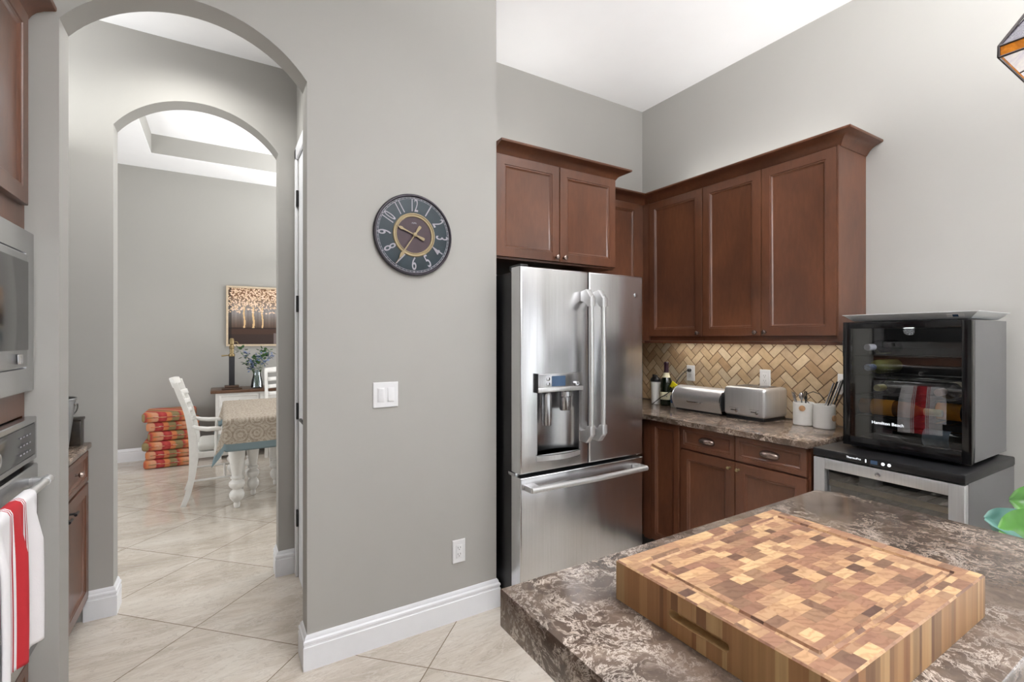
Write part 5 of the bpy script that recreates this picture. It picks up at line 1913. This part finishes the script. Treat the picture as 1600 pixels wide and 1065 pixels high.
# vase with eucalyptus
t = thing('glass_vase', 'clear glass vase on the sideboard', 'vase', (.395, 6.62, ST + .001))
MB().lathe([(0, .004), (.055, .0), (.068, .01), (.060, .08), (.044, .15), (.040, .19), (.048, .215), (.045, .215), (.036, .19), (.040, .15), (.056, .08), (.060, .014), (0, .012)], 0, 0, 36).build('vase_body', 'vase_glass', t)
t = thing('flower_bouquet', 'bouquet of eucalyptus and pale blue flowers in the glass vase', 'bouquet', (.395, 6.62, ST + .02))
rnd = random.Random(11)
ends = []
ms = MB()
for k in range(11):
    a = 2 * PI * k / 11 + rnd.random() * .4
    r = .06 + .13 * rnd.random()
    hgt = .27 + .17 * rnd.random()
    e = (r * math.cos(a), r * math.sin(a) * .7, hgt)
    ends.append(e)
    ms.tube(bez((.01 * math.cos(a), .01 * math.sin(a), .0), (.02 * math.cos(a), .02 * math.sin(a), .2), e, 8), .0022, 6)
ms.build('stems', 'stem_green', t)
def leaflets(mb, c, n, spread, size):
    for j in range(n):
        d = Vector((rnd.uniform(-1, 1), rnd.uniform(-1, 1), rnd.uniform(-.6, 1))).normalized()
        p = Vector(c) + d * spread * rnd.random()
        s1 = d.cross(Vector((.3, .2, 1))).normalized() * size * .55
        tip = d * size * 1.3
        vs = [p, p + tip * .35 + s1, p + tip * .8 + s1 * .7, p + tip, p + tip * .8 - s1 * .7, p + tip * .35 - s1]
        mb.bm.faces.new([mb.bm.verts.new(v) for v in vs])
ml, mf = MB(), MB()
for i, e in enumerate(ends):
    if i % 3 == 1:
        leaflets(mf, e, 26, .045, .022)
        leaflets(mf, (e[0] * .6, e[1] * .6, e[2] * .8), 14, .04, .02)
    else:
        leaflets(ml, e, 9, .05, .036)
        leaflets(ml, (e[0] * .75, e[1] * .75, e[2] * .84), 7, .05, .034)
leaflets(mf, (-.06, -.02, .23), 30, .06, .022)
leaflets(mf, (.02, -.02, .34), 30, .07, .022)
ml.build('leaves', 'leaf_small', t)
mf.build('flowers', 'flower_blue', t)

# painting of gold trees
PX0, PX1, PZ0, PZ1 = .075, 1.25, 1.305, 2.058
t = thing('framed_painting', 'framed painting of golden trees over dark water on the far wall', 'painting', ((PX0 + PX1) / 2, YF - .002, (PZ0 + PZ1) / 2))
PW, PH = PX1 - PX0, PZ1 - PZ0
mf_ = frame((-PW / 2, 0, -PH / 2), (0, -1, 0))
MB(mf_).rings(PW, PH, [(0, 0), (0, .028), (.003, .030), (.020, .028), (.024, .018)], cap=False).build('frame', 'frame_pale', t)
nx, ny = 220, 150
bm = bmesh.new()
cl = bm.loops.layers.float_color.new('Col')
rnd = random.Random(5)
blobs = []
for _ in range(950):
    bx, by = rnd.random(), rnd.uniform(.55, 1.0)
    if by < .62 and rnd.random() < .5:
        continue
    blobs.append((bx, by, rnd.uniform(.006, .012), rnd.uniform(.006, .013), rnd.random() * PI, rnd.random()))
gridb = {}
for b in blobs:
    gridb.setdefault((int(b[0] * 20), int(b[1] * 20)), []).append(b)
trunks = [(.155, .010), (.245, .012), (.335, .009), (.50, .024), (.64, .012), (.78, .016), (.90, .010)]
def paint(u, v):
    if v > .30:
        k = min(1, (v - .30) / .25)
        base = [82 + 60 * k, 62 + 74 * k, 50 + 84 * k]
        if v > .62:
            q = min(1, (v - .62) / .25)
            base = [base[0] * (1 - q) + 128 * q, base[1] * (1 - q) + 92 * q, base[2] * (1 - q) + 66 * q]
    else:
        base = [66, 42, 30] if v > .18 else [52, 34, 28]
        if u > .45 and v < .2:
            base = [112, 100, 98]
        if v > .27:
            base = [44, 26, 18]
    if u < .03:
        base = [c * .6 for c in base]
    st = math.sin(u * 190) * .5 + math.sin(u * 77 + 2) * .5
    if .3 < v < .62:
        base = [c * (1 + .10 * st) for c in base]
    for (tx, tw) in trunks:
        if .29 < v < .66 and abs(u - tx - .004 * math.sin(v * 20)) < tw * (.8 + .5 * max(0, (.42 - v))):
            base = [222, 186, 136]
    gi, gj = int(u * 20), int(v * 20)
    for a in (-1, 0, 1):
        for b in (-1, 0, 1):
            for (bx, by, rx, ry, an, sh) in gridb.get((gi + a, gj + b), ()):
                dx, dy = (u - bx) * 1.55, v - by
                px, py = dx * math.cos(an) + dy * math.sin(an), -dx * math.sin(an) + dy * math.cos(an)
                if (px / (rx * 1.7)) ** 2 + (py / ry) ** 2 < 1:
                    base = [214 + 34 * sh, 184 + 34 * sh, 150 + 44 * sh]
    return srgb(*[min(255, c) for c in base])
vs = [[bm.verts.new(mf_ @ Vector((.022 + (PW - .044) * i / nx, .022 + (PH - .044) * j / ny, .016))) for j in range(ny + 1)] for i in range(nx + 1)]
for i in range(nx):
    for j in range(ny):
        f = bm.faces.new((vs[i][j], vs[i + 1][j], vs[i + 1][j + 1], vs[i][j + 1]))
        c = paint((i + .5) / nx, (j + .5) / ny)
        for lp in f.loops:
            lp[cl] = c
k = MB()
k.bm.free()
k.bm = bm
k.build('canvas', 'painting', t)

# cushions stacked on the floor
CU = [('bottom', 0.0, 0), ('second from the bottom', .012, .02), ('third from the bottom', -.012, -.01), ('third from the top', .030, .03), ('second from the top', .022, .00), ('top', -.010, -.02)]
first = None
zc = .001
hts = [.098, .094, .096, .108, .102, .108]
for i, (nm, dx, ang) in enumerate(CU):
    lab = 'red, orange and olive striped floor cushion, %s of the stack' % nm
    x, y = -.455 + dx, 6.62 + .5 * dx
    if first is None:
        t = thing('floor_cushion', lab, 'cushion', (x, y, zc), ang, 'striped floor cushions stacked by the far wall')
        mb = MB()
        bm = bmesh.new()
        def pad(s, tt):
            return (0, 0, 0)
        mb.box(-.235, .235, -.225, .225, .002, .100, .030, 4)
        mb.build('pad', 'cushion_stripe', t)
        MB().tube([(-.19, -.229, .051), (.19, -.229, .051)], .004, 8).build('piping', 'cushion_stripe', t)
        k = MB()
        for xx in (-.10, .06):
            k.tube([(xx - .02, -.231, .058), (xx, -.234, .060), (xx + .02, -.231, .055)], .0016, 6)
        k.build('tie', 'upholstery', t)
        first = t
        o = t
    else:
        o = copy_tree(first)
        o['label'] = lab
        o.location = (x, y, zc)
        o.rotation_euler = (0, 0, ang)
    o.scale = (1, 1, hts[i] / .102)
    zc += hts[i]

# chandelier over the dining table, only one shade edge shows
t = thing('chandelier', 'chandelier with white cylinder shades over the dining table', 'chandelier', (.95, 5.10, 1.80))
MB().tube([(0, 0, .10), (0, 0, HD + .21 - 1.80 - .02)], .008, 10).build('rod', 'lamp_black', t)
MB().lathe([(.06, HD + .209 - 1.80), (.06, HD + .19 - 1.80), (.02, HD + .17 - 1.80)], 0, 0, 20).build('canopy', 'lamp_black', t)
for k in range(4):
    a = PI + k * PI / 2
    cx_, cy_ = .42 * math.cos(a), .42 * math.sin(a)
    ar = MB().tube([(0, 0, .10), (cx_ * .6, cy_ * .6, .05), (cx_, cy_, -.03), (cx_, cy_, -.005)], .007, 8).build('arm', 'lamp_black', t)
    MB().lathe([(.045, -.03), (.045, .105), (.043, .105), (.043, -.03)], cx_, cy_, 24, cap=False).build('shade', 'shade_glow', ar)
